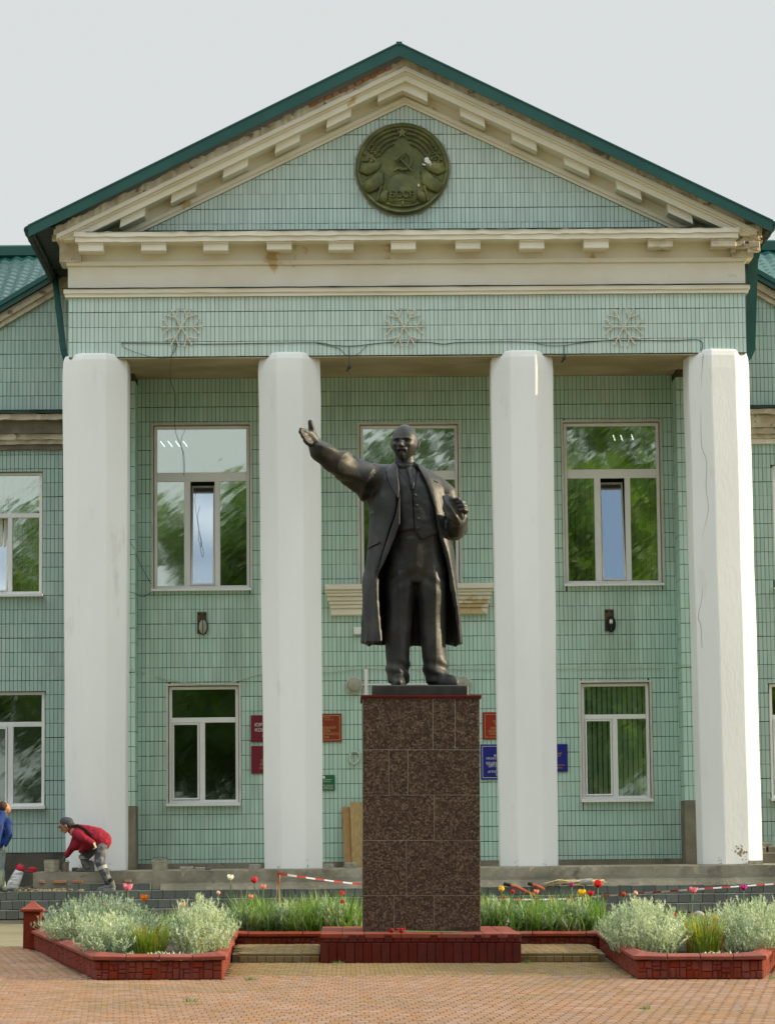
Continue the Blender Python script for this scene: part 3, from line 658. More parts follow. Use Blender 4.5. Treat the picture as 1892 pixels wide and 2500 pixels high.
for cx in (1.18, 2.085, 3.00, 3.91, 4.80):
    for s in (-1, 1):
        d = MB(); hw = .215; z0 = pz(14.53, y_); 
        x0, x1 = s * (cx - hw), s * (cx + hw)
        q = [(x0, z0 - SL * abs(x0)), (x1, z0 - SL * abs(x1)), (x1 - s * .02, z0 + .19 - SL * abs(x1)), (x0 - s * .02, z0 + .19 - SL * abs(x0))]
        d.prism_y(q, y_ + rnd(-.01, .01), TY + .1); obj('raking_modillion', d, 'cream', B_)
# bare bricks where the plaster has come off under the verge
bk = MB().bbox(-.062, .062, -.03, .03, -.03, .03, .006).mesh('brick'); bk.materials.append(M['brick'])
for i in range(11):
    x = -1.62 + i * .132
    o = inst('brick', bk, B_, (x, 49.06, pz(15.075, 49.06) + SL * x * 1.0 + rnd(-.008, .008))); o.rotation_euler = (0, -math.atan(SL), 0)
for (x, z) in ((5.68, 12.12), (5.80, 12.06), (5.92, 12.0), (5.74, 12.03), (6.02, 11.9)):
    o = inst('brick', bk, B_, (x, 49.14, z)); o.rotation_euler = (0, math.atan(SL) * rnd(.3, 1), 0)
# roof: verge boards, sheet, eaves gutters, down pipes
VY = 48.86; AX = -.11; RS = .497
za, zb = pz(15.372, VY), pz(15.155, VY)
vb = MB()
for s in (-1, 1):
    q = [(AX, zb), (AX, za), (AX + s * 6.46, za - RS * 6.46), (AX + s * 6.46, zb + .03 - RS * 6.46)]
    vb.prism_y(q, VY, VY + .03)
    q = [(AX, za), (AX, za + .03), (AX + s * 6.47, za + .03 - RS * 6.47), (AX + s * 6.47, za - RS * 6.47)]
    vb.prism_y(q, VY - .015, VY + .2)
vb.box(AX - .05, AX + .05, VY - .02, VY + .2, za - .02, za + .035)
obj('verge_board', vb, 'green', B_)
rf = MB()
for s in (-1, 1):
    rg = []
    for x in (0, 3.25, 6.5):
        rg.append([(AX + s * x, VY + .03, za - .03 - RS * x), (AX + s * x, 60, za - .03 - RS * x), (AX + s * x, 60, za - RS * x), (AX + s * x, VY + .03, za - RS * x)])
    rf.rings(rg if s > 0 else [r_[::-1] for r_ in rg])
obj('portico_roof', rf, 'green', B_)
ez = za - RS * 6.46
for s in (-1, 1):
    ea = MB(); a, b = sorted((AX + s * 6.0, AX + s * 6.44)); ea.box(a, b, VY + .1, 53.4, ez - .02 + .02, ez + .01)
    obj('eave_soffit', ea, 'darkmetal', B_)
for s in (-1, 1):
    gt = MB(); gt.tube([(AX + s * 6.47, VY + .05, ez - .05), (AX + s * 6.47, 53.3, ez - .07)], .075, 10)
    for k in range(9):
        yy = VY + .3 + k * .5; gt.tube([(AX + s * 6.47, yy, ez - .05), (AX + s * 6.47, yy + .03, ez - .05)], .085, 10)
    obj('gutter', gt, 'darkmetal', B_)
dp = MB(); dp.rings([[(-6.60, 53.1, 12.0), (-6.49, 53.1, 12.0), (-6.49, 53.2, 12.0), (-6.60, 53.2, 12.0)], [(-6.35, 52.3, 10.4), (-6.24, 52.3, 10.4), (-6.24, 52.42, 10.4), (-6.35, 52.42, 10.4)], [(-6.14, 51.2, 9.86), (-6.0, 51.2, 9.80), (-6.0, 51.32, 9.78), (-6.14, 51.32, 9.86)]])
obj('drainpipe', dp, 'green', B_)
dp = MB(); dp.rings([[(6.12, 50.2, 9.80), (6.00, 50.2, 9.66), (6.0, 50.4, 9.66), (6.12, 50.4, 9.80)], [(6.19, 50.2, 9.95), (6.03, 50.2, 9.80), (6.03, 50.4, 9.8), (6.19, 50.4, 9.95)], [(6.28, 50.2, 11.55), (6.06, 50.2, 11.35), (6.06, 50.4, 11.35), (6.28, 50.4, 11.55)], [(6.42, 50.2, 12.0), (6.30, 50.2, 12.0), (6.30, 50.4, 12.0), (6.42, 50.4, 12.0)]])
obj('drainpipe', dp, 'green', B_)

# ------------------------------------------------ columns: whitewashed octagons
def column(x0, x1, w0, w1, rot):
    mb = MB(); rg = []; zs = [FLOOR, FLOOR + .02, 1.2, 2, 3, 4, 5, 6, 7, 8, 9, 9.5, 9.72, 9.80, 9.84]
    for z in zs:
        t = (z - FLOOR) / (9.8 - FLOOR); cx = lerp(x0, x1, t) + (rnd(-.006, .006) if 1 < z < 9.6 else 0); Rr = lerp(w0, w1, t) / 1.848
        if z > 9.6: Rr -= .03 * (1 - math.sqrt(max(0, 1 - ((z - 9.6) / .25) ** 2))) * 3
        rg.append([(cx + Rr * math.sin(R(rot + 22.5 + 45 * k)), 49.9 - Rr * math.cos(R(rot + 22.5 + 45 * k)) , z) for k in range(8)])
    mb.rings(rg)
    c = obj('column', mb, 'white', B_)
    bv = c.modifiers.new('edge', 'BEVEL'); bv.width = .018; bv.segments = 2; bv.limit_method = 'ANGLE'; bv.angle_limit = R(25)
    return c
c1 = column(-5.457, -5.47, 1.03, 1.15, -2); column(-2.062, -2.082, 1.0, 1.095, 1); column(1.998, 2.003, .995, 1.10, 0)
c4 = column(5.482, 5.436, 1.055, 1.09, 7)
# hairline crack running down the right column, and mud kicked on its foot
ck = MB(); pts = [(5.16, 9.75), (5.12, 9.2), (5.10, 8.5), (5.11, 8.1), (5.18, 7.85), (5.16, 7.4), (5.19, 7.0), (5.10, 6.6), (5.09, 6.3), (5.00, 6.05), (5.06, 5.8), (5.06, 5.5), (4.99, 5.15), (5.03, 5.0), (5.04, 4.6)]
def col4_y(x, z):   # front faces of the right column
    t = (z - FLOOR) / (9.8 - FLOOR); cx = lerp(5.482, 5.436, t); ap_ = lerp(1.055, 1.09, t) / 2; best = 0
    return 49.9 - min((ap_ - (x - cx) * math.sin(R(7 + 45 * k))) / math.cos(R(7 + 45 * k)) for k in (-1, 0, 1))
ck.tube([(x, col4_y(x, z) + .001, z) for x, z in [tuple(v)[:2] for v in catmull([(a, b, 0) for a, b in pts], 3)]], .0028, 5)
obj('hairline_crack', ck, 'cable', c4)
ch = MB()
for (cx0, ww) in ((-5.457, .50), (-2.062, .48), (1.998, .48), (5.482, .50)):
    for _ in range(60):
        x = cx0 + rnd(-.9, .9) * ww * .62; z = FLOOR + .01 + abs(random.gauss(0, .07)); q = rnd(.003, .010); ch.ball((x, 49.9 - ww * 1.0 - .008, z), q * rnd(.6, 1.6), .004, q, 6, 4)
o = obj('plaster_chips', ch, 'mud', B_, kind='stuff')
md = MB()
for _ in range(46):
    a = rnd(0, 2 * PI); q = abs(random.gauss(0, .06)); x, z = 5.60 + q * math.cos(a), 1.08 + q * 1.2 * math.sin(a); s_ = rnd(.006, .022)
    yy = col4_y(x, z); md.ball((x, yy, z), s_, .003, s_ * rnd(.6, 1.3), 6, 4)
obj('mud_splash', md, 'mud', c4)

# ------------------------------------------------ windows
def bars(mb, x0, x1, z0, z1, y0, y1, t):
    """a rectangular frame of square bars, butted end to end"""
    mb.bbox(x0, x1, y0, y1, z1 - t, z1, .006); mb.bbox(x0, x1, y0, y1, z0, z0 + t, .006)
    mb.bbox(x0, x0 + t, y0, y1, z0 + t, z1 - t, .006); mb.bbox(x1 - t, x1, y0, y1, z0 + t, z1 - t, .006)
def pane(wn, x0, x1, z0, z1, y, m, tilt=0.0):
    cz = (z0 + z1) / 2; cx = (x0 + x1) / 2
    mb = MB(); mb.box(x0 - cx, x1 - cx, -.003, .003, z0 - cz, z1 - cz)
    me = mb.mesh('pane'); me.materials.append(M[m]); o = bpy.data.objects.new('pane', me); COL.objects.link(o); o.parent = wn
    o.location = (cx, y, cz); o.rotation_euler = (R(tilt), 0, rnd(-.004, .004)); return o
def window(rect, y, trans, sash, sill=True, low=False, blinds=0, mull=(), lamps=(), deep=.09, surround=True):
    """rect = opening; trans = (z0, z1) of the transom bar; mull = bars below it; sash = index of the opening light"""
    x0, x1, z0, z1 = rect; mb = MB(); t = .055; yf = y + deep
    bars(mb, x0 + .012, x1 - .012, z0, z1 - .012, yf, yf + .07, t)
    mb.bbox(x0 + .012 + t, x1 - .012 - t, yf - .004, yf + .066, trans[0], trans[1], .006)
    edges = [x0 + .012 + t]
    for a, b in mull:
        mb.bbox(a, b, yf - .002, yf + .068, z0 + t, trans[0], .006); edges += [a, b]
    edges.append(x1 - .012 - t)
    wn = obj('window', mb, 'pvc', B_)
    gm = 'glass_low' if low else 'glass'
    pane(wn, x0 + .012 + t, x1 - .012 - t, trans[1], z1 - .012 - t, yf + .035, gm)
    for i in range(0, len(edges), 2):
        a, b = edges[i], edges[i + 1]
        if i // 2 == sash:
            tilt = 0 if low else -11.0; zb, zt = z0 + t + .006, trans[0] - .006; L_ = zt - zb
            s_ = MB(); bars(s_, a + .006, b - .006, 0, L_, -.022, .03, .032)
            s_.bbox(a + .006, b - .006, -.03, -.0225, .006, .024, .003)
            so_ = obj('sash', s_, 'pvc', wn); so_.location = (0, yf, zb); so_.rotation_euler = (R(tilt), 0, 0)
            q = pane(wn, a + .037, b - .037, zb + .031, zt - .031, yf + .004, gm if low else 'glass_tilt', tilt)
            q.location = (q.location.x, yf - L_ / 2 * math.sin(R(tilt)) + .004, zb + L_ / 2 * math.cos(R(tilt)))
        else: pane(wn, a, b, z0 + t, trans[0], yf + .035, gm)
    # plastered reveal
    rv = MB(); e = .0
    rv.add([(x0, y - .004, z0), (x0, yf + .07, z0), (x0, yf + .07, z1), (x0, y - .004, z1), (x1, y - .004, z0), (x1, yf + .07, z0), (x1, yf + .07, z1), (x1, y - .004, z1)],
           [(0, 1, 2, 3), (4, 7, 6, 5), (3, 2, 6, 7), (0, 4, 5, 1)])
    obj('reveal', rv, 'pvc_beige', wn)
    if surround:
        sr = MB(); q = .035; rv2 = (x0 - q, x1 + q)
        sr.bbox(x0 - q, x0, y - .012, y + .03, z0, z1, .004); sr.bbox(x1, x1 + q, y - .012, y + .03, z0, z1, .004); sr.bbox(x0 - q, x1 + q, y - .012, y + .03, z1, z1 + q, .004)
        obj('surround', sr, 'pvc_beige', wn)
    if sill:
        sb = MB(); sb.rings([[(x, y - .13, z0 - .045), (x, y - .13, z0 - .012), (x, yf, z0 + .012), (x, yf, z0 - .02)] for x in (x0 - .03, x1 + .02)])
        sb.box(x0 - .03, x1 + .02, y - .134, y - .1305, z0 - .055, z0 - .01)
        obj('window_sill', sb, 'pvc', wn)
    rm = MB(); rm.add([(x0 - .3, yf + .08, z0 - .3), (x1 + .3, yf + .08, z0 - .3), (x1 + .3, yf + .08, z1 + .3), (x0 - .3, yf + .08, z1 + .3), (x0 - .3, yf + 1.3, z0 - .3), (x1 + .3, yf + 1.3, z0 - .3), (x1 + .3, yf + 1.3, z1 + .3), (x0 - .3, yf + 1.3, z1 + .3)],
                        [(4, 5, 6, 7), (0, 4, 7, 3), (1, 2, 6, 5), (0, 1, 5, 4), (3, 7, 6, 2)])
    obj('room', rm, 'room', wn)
    if blinds:
        xa, xb = x0 + .05, x1 - .05; k = int((xb - xa) / .092)
        sme = MB().add([(-.036, 0, 0), (.036, .016, 0), (.036, .016, 1), (-.036, 0, 1)], [(0, 1, 2, 3)]).mesh('blind_slat'); sme.materials.append(M['slat'])
        for i in range(k + 1):
            if blinds == 2 and not (i < 6 or i > k - 5): continue
            o = bpy.data.objects.new('blind_slat', sme); COL.objects.link(o); o.parent = wn; o.location = (xa + i * .092 + .03, yf + .16, z0 + .05); o.scale = (1, 1, z1 - z0 - .1); o.rotation_euler = (0, 0, rnd(-.25, .25))
    for (lx, lz) in lamps:
        lt = MB(); lt.tube([(lx, yf + .5, lz), (lx + .055, yf + .75, lz - .06)], .010, 6); obj('lamp_tube', lt, 'tube_on', wn)
    return wn
T_ = (7.905, 8.07)
for k, (rc, bl) in enumerate(zip(UP, (0, 0, 2))):
    x0 = rc[0]; d = (rc[1] - rc[0]) / 1.763
    window(rc, WY, T_, 1, sill=(k != 1), mull=((x0 + .555 * d, x0 + .672 * d), (x0 + 1.113 * d, x0 + 1.213 * d)), blinds=bl,
           lamps=[(-4.52 + .14 * i, 8.72) for i in range(4)] if k == 0 else ([(3.86, 8.77), (4.0, 8.77), (2.98, 8.78), (4.20, 8.78)] if k == 2 else ()))
window(LOW[0], WY, (3.495, 3.588), 0, low=True, mull=((-3.79, -3.69),))
window(LOW[1], WY, (3.49, 3.575), 0, low=True, mull=((3.69, 3.79),), blinds=1)
for i in (0, 1):
    r_ = WU[i]; window(r_, NY, (7.43, 7.515), 0, mull=((r_[0] + .6, r_[0] + .69),), blinds=1, surround=False)
    r_ = WL[i]; window(r_, NY, (3.51, 3.60), 0, low=True, mull=((r_[0] + .615, r_[0] + .725),), surround=False)
ac = MB(); ac.bbox(-7.18, -7.04, NY + .2, NY + .3, 6.10, 6.33, .01); obj('computer_case', ac, 'bucket', B_)
# moulded console under the middle window
for (xe0, xe1, z0, z1, pr) in ((-1.50, 1.555, 5.855, 5.955, .38), (-1.49, 1.545, 5.80, 5.855, .33), (-1.47, 1.525, 5.745, 5.80, .30), (-1.45, 1.505, 5.665, 5.745, .24), (-1.43, 1.485, 5.60, 5.665, .20), (-1.41, 1.465, 5.53, 5.60, .16), (-1.395, 1.45, 5.41, 5.53, .12)):
    mb = MB(); mb.bbox(xe0, xe1, WY - pr, WY + .01, z0 + .001, z1, .012); obj('console_moulding', mb, 'cream', B_)

# ------------------------------------------------ wings: cornice, raking verge, metal tile roof
for s in (-1, 1):
    def wr(name, m, y0, z0, z1, top=None, jag=.004):
        mb = MB(); rg = []
        for i in range(31):
            x = s * lerp(5.45, 9.5, i / 30); j = rnd(-jag, jag); yt = y0 if top is None else top
            rg.append([(x, y0 + j, z0 + rnd(-jag, jag)), (x, NY + .2, z0), (x, NY + .2, z1), (x, yt + j, z1 + rnd(-jag, jag))])
        mb.rings(rg if s > 0 else rg[::-1]); obj(name, mb, m, B_)
    m_ = 'cream_worn'
    wr('wing_flashing', 'darkmetal', NY - .40, 9.34, 9.375, top=NY - .1)
    wr('wing_cornice', m_, NY - .36, 9.23, 9.335, jag=.012)
    wr('wing_cornice', 'stone' if s < 0 else m_, NY - .22, 8.99, 9.228, jag=.01)
    wr('wing_cornice', m_, NY - .17, 8.88, 8.988, jag=.008)
    wr('wing_cornice', m_, NY - .11, 8.80, 8.879, jag=.006)
    wr('wing_cornice', 'stone' if s < 0 else 'cream', NY - .07, 8.70, 8.799, jag=.008)
    # verge rising to the portico
    def rk(name, m, y0, d0, d1, y1=NY + .3):
        mb = MB(); q = []
        for x in (9.6, 5.9): q.append((s * x, 11.02 + RK * (7.605 - x) + d0))
        for x in (5.9, 9.6): q.append((s * x, 11.02 + RK * (7.605 - x) + d1))
        mb.prism_y(q, y0, y1); obj(name, mb, m, B_)
    rk('verge_moulding', 'cream_worn', NY - .08, .0, .11); rk('verge_moulding', 'cream_worn', NY - .14, .11, .255); rk('verge_moulding', 'stone', NY - .05, .2551, .40)
    rk('verge_board', 'green', NY - .26, .262, .36, NY - .2); rk('verge_board', 'green', NY - .30, .362, .46, NY - .2)
    # pressed metal roof tiles
    mb = MB(); nx, nyy = 150, 64
    grid = []
    for j in range(nyy + 1):
        v = j / nyy; ring = []
        for i in range(nx + 1):
            x = 5.0 + 5.0 * i / nx
            za_, ya_ = 11.02 + RK * (7.605 - x) + .40, NY - .24
            zr, yr = 12.98, 56.2
            yy = lerp(ya_, yr, v); z = lerp(min(za_, zr - .1), zr, v)
            row_ = z / .115; fr = row_ - math.floor(row_)
            z += .020 * math.sin(2 * PI * x / .235) + .028 * (1 - fr)
            ring.append((s * x, yy, z))
        grid.append(ring)
    mb.rings(grid if s < 0 else [g_[::-1] for g_ in grid], close=False)
    obj('metal_roof', mb, 'green', B_, smooth=False)
    rd = MB(); a, b = sorted((s * 5.0, s * 10.0)); rd.bbox(a, b, 56.0, 56.4, 12.92, 13.16, .03); obj('roof_ridge', rd, 'green', B_)
# ---------------------------------------------------------------- the steps
ST = thing('entrance_steps', None, None); ST['kind'] = 'structure'
KB = MB().bbox(-.098, .098, 0, .30, 0, .148, .008).mesh('kerb_block'); KB.materials.append(M['kerb'])
base = MB()
for i, (yy, z0, z1) in enumerate(((48.0, -.3, .10), (48.3, -.3, .25), (48.6, -.3, .395), (48.9, -.3, .53))):
    base.box(-12, 12, yy + .02, yy + .33, z0, z1 - .005)
base.box(-6.46, 12, 49.0, WY - .014, -.3, FLOOR); base.box(-12, -6.465, 49.25, NY - .08, -.3, .55)
obj('step_core', base, 'concrete', ST)
for yy, z, xa, xb in ((48.0, .110, -8, 7.2), (48.3, .258, -8, 7.2), (48.6, .403, -8, 7.2), (48.9, .548, -5.80, -4.36)):
    k = int((xb - xa) / .202)
    for i in range(k):
        x = xa + .1 + i * .202 + (.07 if z > .2 else 0) * (1 if z < .3 else -1)
        o = inst('kerb_block', KB, ST, (x, yy + rnd(-.006, .006), z + rnd(-.004, .004) - (.0 if z < .5 else .0)))
        o.scale = (1, 1, .985 if z < .5 else .82)
# ragged cement face and mortar bed above the blocks
ap_ = MB(); rg = []
for i in range(121):
    x = lerp(-4.3, 9, i / 120); j = rnd(-.012, .012)
    rg.append([(x, 48.92 + j * .4, .545), (x, 48.965 + j * .4, .655 + rnd(-.008, .008)), (x, 49.01, .66), (x, 49.01, .545)])
ap_.rings(rg); obj('cement_apron', ap_, 'cream_worn' if False else 'concrete', ST)
fc = MB(); rg = []
for i in range(161):
    x = lerp(-6.45, 9, i / 160); j = rnd(-.01, .012)
    rg.append([(x, 48.975 + j, .56), (x, 48.972 + j, .72 + rnd(-.02, .02)), (x, 48.985 + rnd(-.012, .012), FLOOR + rnd(-.012, .004)), (x, 49.2, FLOOR + .002), (x, 49.2, .56)])
fc.rings(rg); obj('floor_edge', fc, 'concrete', ST)
rub = MB()
for _ in range(260):
    x = rnd(-7.4, -5.6); yy = rnd(48.78, 49.1); a = rnd(.015, .06); z = .53 + (yy - 48.78) * .35 * rnd(.3, 1); rub.ball((x, yy, z), a, a * .8, a * .5, 7, 5)
o = obj('rubble', rub, 'ground', ST, kind='stuff')
o['label'] = 'heap of earth and mortar rubble on unfinished step'
for (x, z, w_) in ((-6.30, .705, .10), (-6.0, .70, .22), (-4.85, .70, .12), (-5.7, .70, .2)):
    inst('brick', bk, ST, (x, 48.968, z)).scale = (w_ / .13, 1, .8)

# ---------------------------------------------------------------- things on the facade
EM = thing('state_emblem', 'round mossy bronze emblem with hammer and sickle in the gable', 'emblem', (-.06, 49.6, 13.10))
ex, ezc, er, ey = -.062, 13.125, .822, TY - .11
d = MB(); d.lathe((ex, ey, ezc), [(.0, .12), (er, .12), (er, .02), (er - .03, -.02), (er - .07, -.005), (er - .08, .015), (.45, .005), (.0, .0)], 64, 'y'); obj('disc', d, 'emblem', EM)
pt = MB()
pr_ = []
for k in range(140):
    a = 2 * PI * k / 140; q = er + .012 + abs(random.gauss(0, .014)) + .018 * max(0, math.sin(a * 3 + 1)); pr_.append((ex + q * math.cos(a), ezc + q * math.sin(a)))
pt.prism_y(pr_, TY - .016, TY + .02)
obj('cement_collar', pt, 'putty', EM)
wh = MB()   # ears of wheat bending up both sides
for s in (-1, 1):
    for rr_, a0, a1, n in ((.70, 150, 96, 17), (.62, 152, 98, 15), (.54, 152, 102, 13), (.46, 150, 110, 9)):
        for k in range(n):
            a = R(lerp(a0, a1, k / (n - 1))); x = ex - s * rr_ * math.cos(a) * -1; z = ezc + rr_ * math.sin(a)
            wh.ball((x, ey - .012, z), .030, .024, .022, 8, 5)
    for k in range(26): # clover and flax heads
        a = R(rnd(138, 176)); rr_ = rnd(.48, .72); wh.ball((ex + s * rr_ * math.cos(a), ey - .008, ezc + rr_ * math.sin(a)), rnd(.02, .04), .022, rnd(.018, .03), 7, 5)
    for k in range(22): # stalks between the ribbon turns
        t = k / 21; wh.ball((ex + s * lerp(.70, .40, t), ey - .01, ezc + lerp(-.30, -.08, t)), .028, .022, .028, 7, 5)
        wh.ball((ex + s * lerp(.45, .38, t), ey - .01, ezc + lerp(-.58, -.34, t)), .026, .022, .026, 7, 5)
obj('wheat_wreath', wh, 'emblem', EM, smooth=True, kind='stuff')
def band(pts, wd, y, m='emblem', name='ribbon'):
    mb = MB(); mb.tube([(x, y, z) for x, z in pts], [(.030, w_) for w_ in wd], 8); return obj(name, mb, m, EM, smooth=True)
for s in (-1, 1):
    band([(ex + s * x, ezc + z) for x, z in ((.74, .02), (.62, -.02), (.48, .02), (.40, .10))], [.10, .12, .09, .05], ey - .012)
    band([(ex + s * x, ezc + z) for x, z in ((.66, -.40), (.55, -.30), (.44, -.22), (.38, -.06))], [.09, .14, .13, .06], ey - .014)
    band([(ex + s * x, ezc + z) for x, z in ((.36, -.62), (.33, -.50), (.28, -.40))], [.07, .08, .05], ey - .014)
gl = MB(); rg = []
for i in range(7):
    t = i / 6; rg.append([(ex + .30 * math.cos(t * PI / 2) * math.cos(a) , ey + .01 - .055 * math.sin(t * PI / 2), ezc - .40 + .32 * math.cos(t * PI / 2) * math.sin(a)) for a in [2 * PI * j / 28 for j in range(28)]])
gl.rings(rg); obj('globe', gl, 'emblem', EM, smooth=True)
ry = MB()
for k in range(13):
    a = R(20 + k * 140 / 12); ry.tube([(ex + .33 * math.cos(a), ey + .004, ezc - .38 + .34 * math.sin(a)), (ex + .46 * math.cos(a), ey + .004, ezc - .38 + .50 * math.sin(a))], [.012, .004], 5)
obj('sun_rays', ry, 'emblem', EM)
hs = MB(); sk = []
for k in range(15):
    a = R(lerp(80, -125, k / 14)); sk.append((ex + .02 + .135 * math.cos(a), ey - .03, ezc + .115 + .145 * math.sin(a)))
hs.tube(sk, [(.02, lerp(.006, .032, min(1, k / 8))) for k in range(15)], 8)
hs.tube([(ex - .06, ey - .03, ezc + .005), (ex - .15, ey - .03, ezc - .055)], .022, 8); obj('sickle', hs, 'emblem', EM)
hm = MB(); hm.tube([(ex - .05, ey - .045, ezc + .17), (ex + .16, ey - .045, ezc - .06)], .020, 8)
hm.tube([(ex - .125, ey - .05, ezc + .12), (ex + .02, ey - .05, ezc + .235)], [(.035, .045)] * 2, 4); obj('hammer', hm, 'emblem', EM)
sr = MB(); sp = []
for k in range(10):
    a = R(90 + k * 36); q = .105 if k % 2 == 0 else .042; sp.append((ex + q * math.cos(a), ezc + .63 + q * math.sin(a)))
sr.prism_y(sp, ey - .035, ey + .02); obj('star', sr, 'emblem', EM)
tm = text_mesh('БССР', .165, .022, bold=.004); tm.transform(Matrix.Translation((ex - .01, ey - .052, ezc - .485))); obj('lettering', tm, 'emblem', EM)
bw = MB(); bw.tube([(ex - .19, ey - .02, ezc - .60), (ex, ey - .03, ezc - .575), (ex + .19, ey - .02, ezc - .60)], [.012, .028, .012], 8)
bw.tube([(ex - .34, ey - .01, ezc - .62), (ex - .15, ey - .02, ezc - .68), (ex, ey - .02, ezc - .69), (ex + .15, ey - .02, ezc - .68), (ex + .34, ey - .01, ezc - .62)], .018, 8); bw.tube([(ex, ey - .02, ezc - .70), (ex, ey - .02, ezc - .59)], .03, 8); obj('bow', bw, 'emblem', EM, smooth=True)
bdp = MB()
for (x, z, a, b) in ((.43, .14, .05, .045), (.455, .095, .055, .04), (.42, .10, .035, .04), (.39, .05, .02, .02), (.48, .03, .025, .022), (.50, .06, .018, .018), (.36, .06, .012, .02), (.28, -.32, .018, .03)):
    bdp.ball((ex + x, ey - .03, ezc + z), a, .012, b, 9, 5)
obj('bird_lime', bdp, 'dropping', EM, smooth=True)

# rope-light snowflakes and their leads along the frieze
for cx, cz, lab in ((-3.957, 10.30, 'pale rope light snowflake with dark leads hanging, nearest the roof\'s left corner'), (-.062, 10.272, 'pale rope light snowflake directly below the round emblem'), (3.784, 10.245, 'pale rope light snowflake beside the two right-hand columns')):
    t = thing('snowflake', lab, 'snowflake', (cx, FY - .03, cz), 'rope light snowflakes on the frieze')
    for k in range(6):
        a = R(60 * k + rnd(-1.5, 1.5)); ca, sa = math.cos(a), math.sin(a); mb = MB(); yy = FY - .035
        P = lambda u, v: (cx + u * ca - v * sa, yy, cz + u * sa + v * ca)
        mb.tube([P(0, 0), P(.352, 0)], .0125, 6); mb.tube([P(.195, 0), P(.315, .125)], .0115, 6); mb.tube([P(.195, 0), P(.315, -.125)], .0115, 6)
        for p in (P(.352, 0), P(.315, .125), P(.315, -.125)): mb.ball(p, .019, .016, .019, 7, 5)
        obj('arm', mb, 'rope_light', t)
def cable(label, pts, r, m='cable', k=8, group=None, name='cable'):
    mb = MB(); mb.tube(catmull(pts, k), r * .68, 6); o = obj(name, mb, m, smooth=True); return props(o, label, 'cable', group)
yc = FY - .012
cable('black cable strung straight across the green tiled frieze', [(-5.0, yc, 10.03), (-4.3, yc, 10.02), (-3.6, yc, 10.0), (-2.6, yc, 10.005), (-1.6, yc, 10.01), (-1.3, yc, 9.96), (-.9, yc, 9.95), (-.4, yc, 10.0), (.3, yc, 10.005), (.62, yc, 9.97), (.9, yc, 9.995), (1.8, yc, 10.0), (2.4, yc, 9.98), (2.9, yc, 9.985), (3.6, yc, 10.01), (4.6, yc, 10.0), (5.12, yc, 10.0), (5.13, yc, 9.78)], .009)
cable('black cable loop drooping under the first snowflake', [(-5.0, yc, 10.03), (-4.95, yc, 9.95), (-4.7, yc - .02, 9.84), (-4.4, yc - .02, 9.76), (-4.2, yc - .02, 9.76), (-4.08, yc, 9.88), (-4.0, yc, 10.15), (-4.05, yc - .03, 10.42)], .006)
cable('black cable hanging down in front of the upper window nearest the left column', [(-4.07, yc, 10.0), (-4.13, yc - .03, 9.75), (-4.15, yc + .02, 9.4), (-4.12, 50.4, 9.2), (-4.17, 51.2, 8.75), (-4.08, 51.85, 8.45), (-4.06, 51.9, 8.1), (-4.05, 51.9, 7.98)], .007)
cable('short black cable dangling over the blue vent pane', [(-3.82, 51.88, 7.75), (-3.85, 51.9, 7.5), (-3.80, 51.9, 7.1), (-3.76, 51.9, 6.9), (-3.73, 51.9, 6.75), (-3.75, 51.9, 6.68), (-3.79, 51.9, 6.85), (-3.78, 51.9, 7.0)], .006)
cable('black cable swag drooping between the second and third columns', [(-1.62, yc, 10.01), (-1.45, yc, 9.97), (-1.2, yc, 9.90), (-1.08, yc, 9.79), (-.9, yc, 9.79), (-.72, yc, 9.95)], .006)
cable('black cable swag drooping above the third column', [(2.2, yc, 9.99), (2.45, yc, 9.93), (2.75, yc, 9.93), (3.0, yc, 9.97), (3.5, yc, 10.01)], .006)
cable('black cable sagging from the left pilaster to the window sill', [(-5.1, PY - .02, 6.9), (-4.93, PY - .02, 6.62), (-4.86, 51.9, 6.4), (-4.66, 51.96, 6.02)], .007)
cable('black cable loop hanging beside the window sill near the left column', [(-5.1, PY - .02, 5.86), (-4.92, PY - .02, 5.80), (-4.8, 51.9, 5.78), (-4.65, 51.95, 5.86)], .007)
cable('pale cable running level along the wall behind the statue', [(-.72, WY - .03, 4.44), (0, WY - .03, 4.43), (1.2, WY - .03, 4.42), (2.6, WY - .03, 4.41), (4.3, WY - .03, 4.405), (4.86, WY - .03, 4.41), (4.93, PY - .02, 4.43), (5.3, PY - .02, 4.42)], .012, 'white_cable', 6)
cable('pale cable sagging across above the lower window nearest the left column', [(-5.2, PY - .02, 4.43), (-4.95, PY - .02, 4.43), (-4.8, WY - .03, 4.40), (-4.4, WY - .03, 4.28), (-3.8, WY - .05, 4.19), (-3.3, WY - .05, 4.19), (-2.9, WY - .03, 4.31), (-2.5, WY - .03, 4.38), (-1.4, WY - .03, 4.39), (-1.0, WY - .03, 4.43), (-.72, WY - .03, 4.44)], .012, 'white_cable', 6)
cn = MB(); cn.bbox(-.80, -.735, WY - .05, WY - .015, 3.6, 4.43, .005); o = obj('cable_duct', cn, 'pvc'); props(o, 'white plastic duct upright on the wall beside the statue', 'duct')
cn = MB(); cn.bbox(-1.0, .95, WY - .04, WY - .016, 4.14, 4.165, .003); o = obj('cable_duct', cn, 'pvc'); props(o, 'thin white plastic duct level between the two round lamps', 'duct')
bx = MB(); bx.bbox(-.985, -.83, WY - .13, WY - .012, 5.06, 5.19, .01); o = obj('junction_box', bx, 'pvc'); props(o, 'small white box on the tiled wall beside the statue coat', 'box')
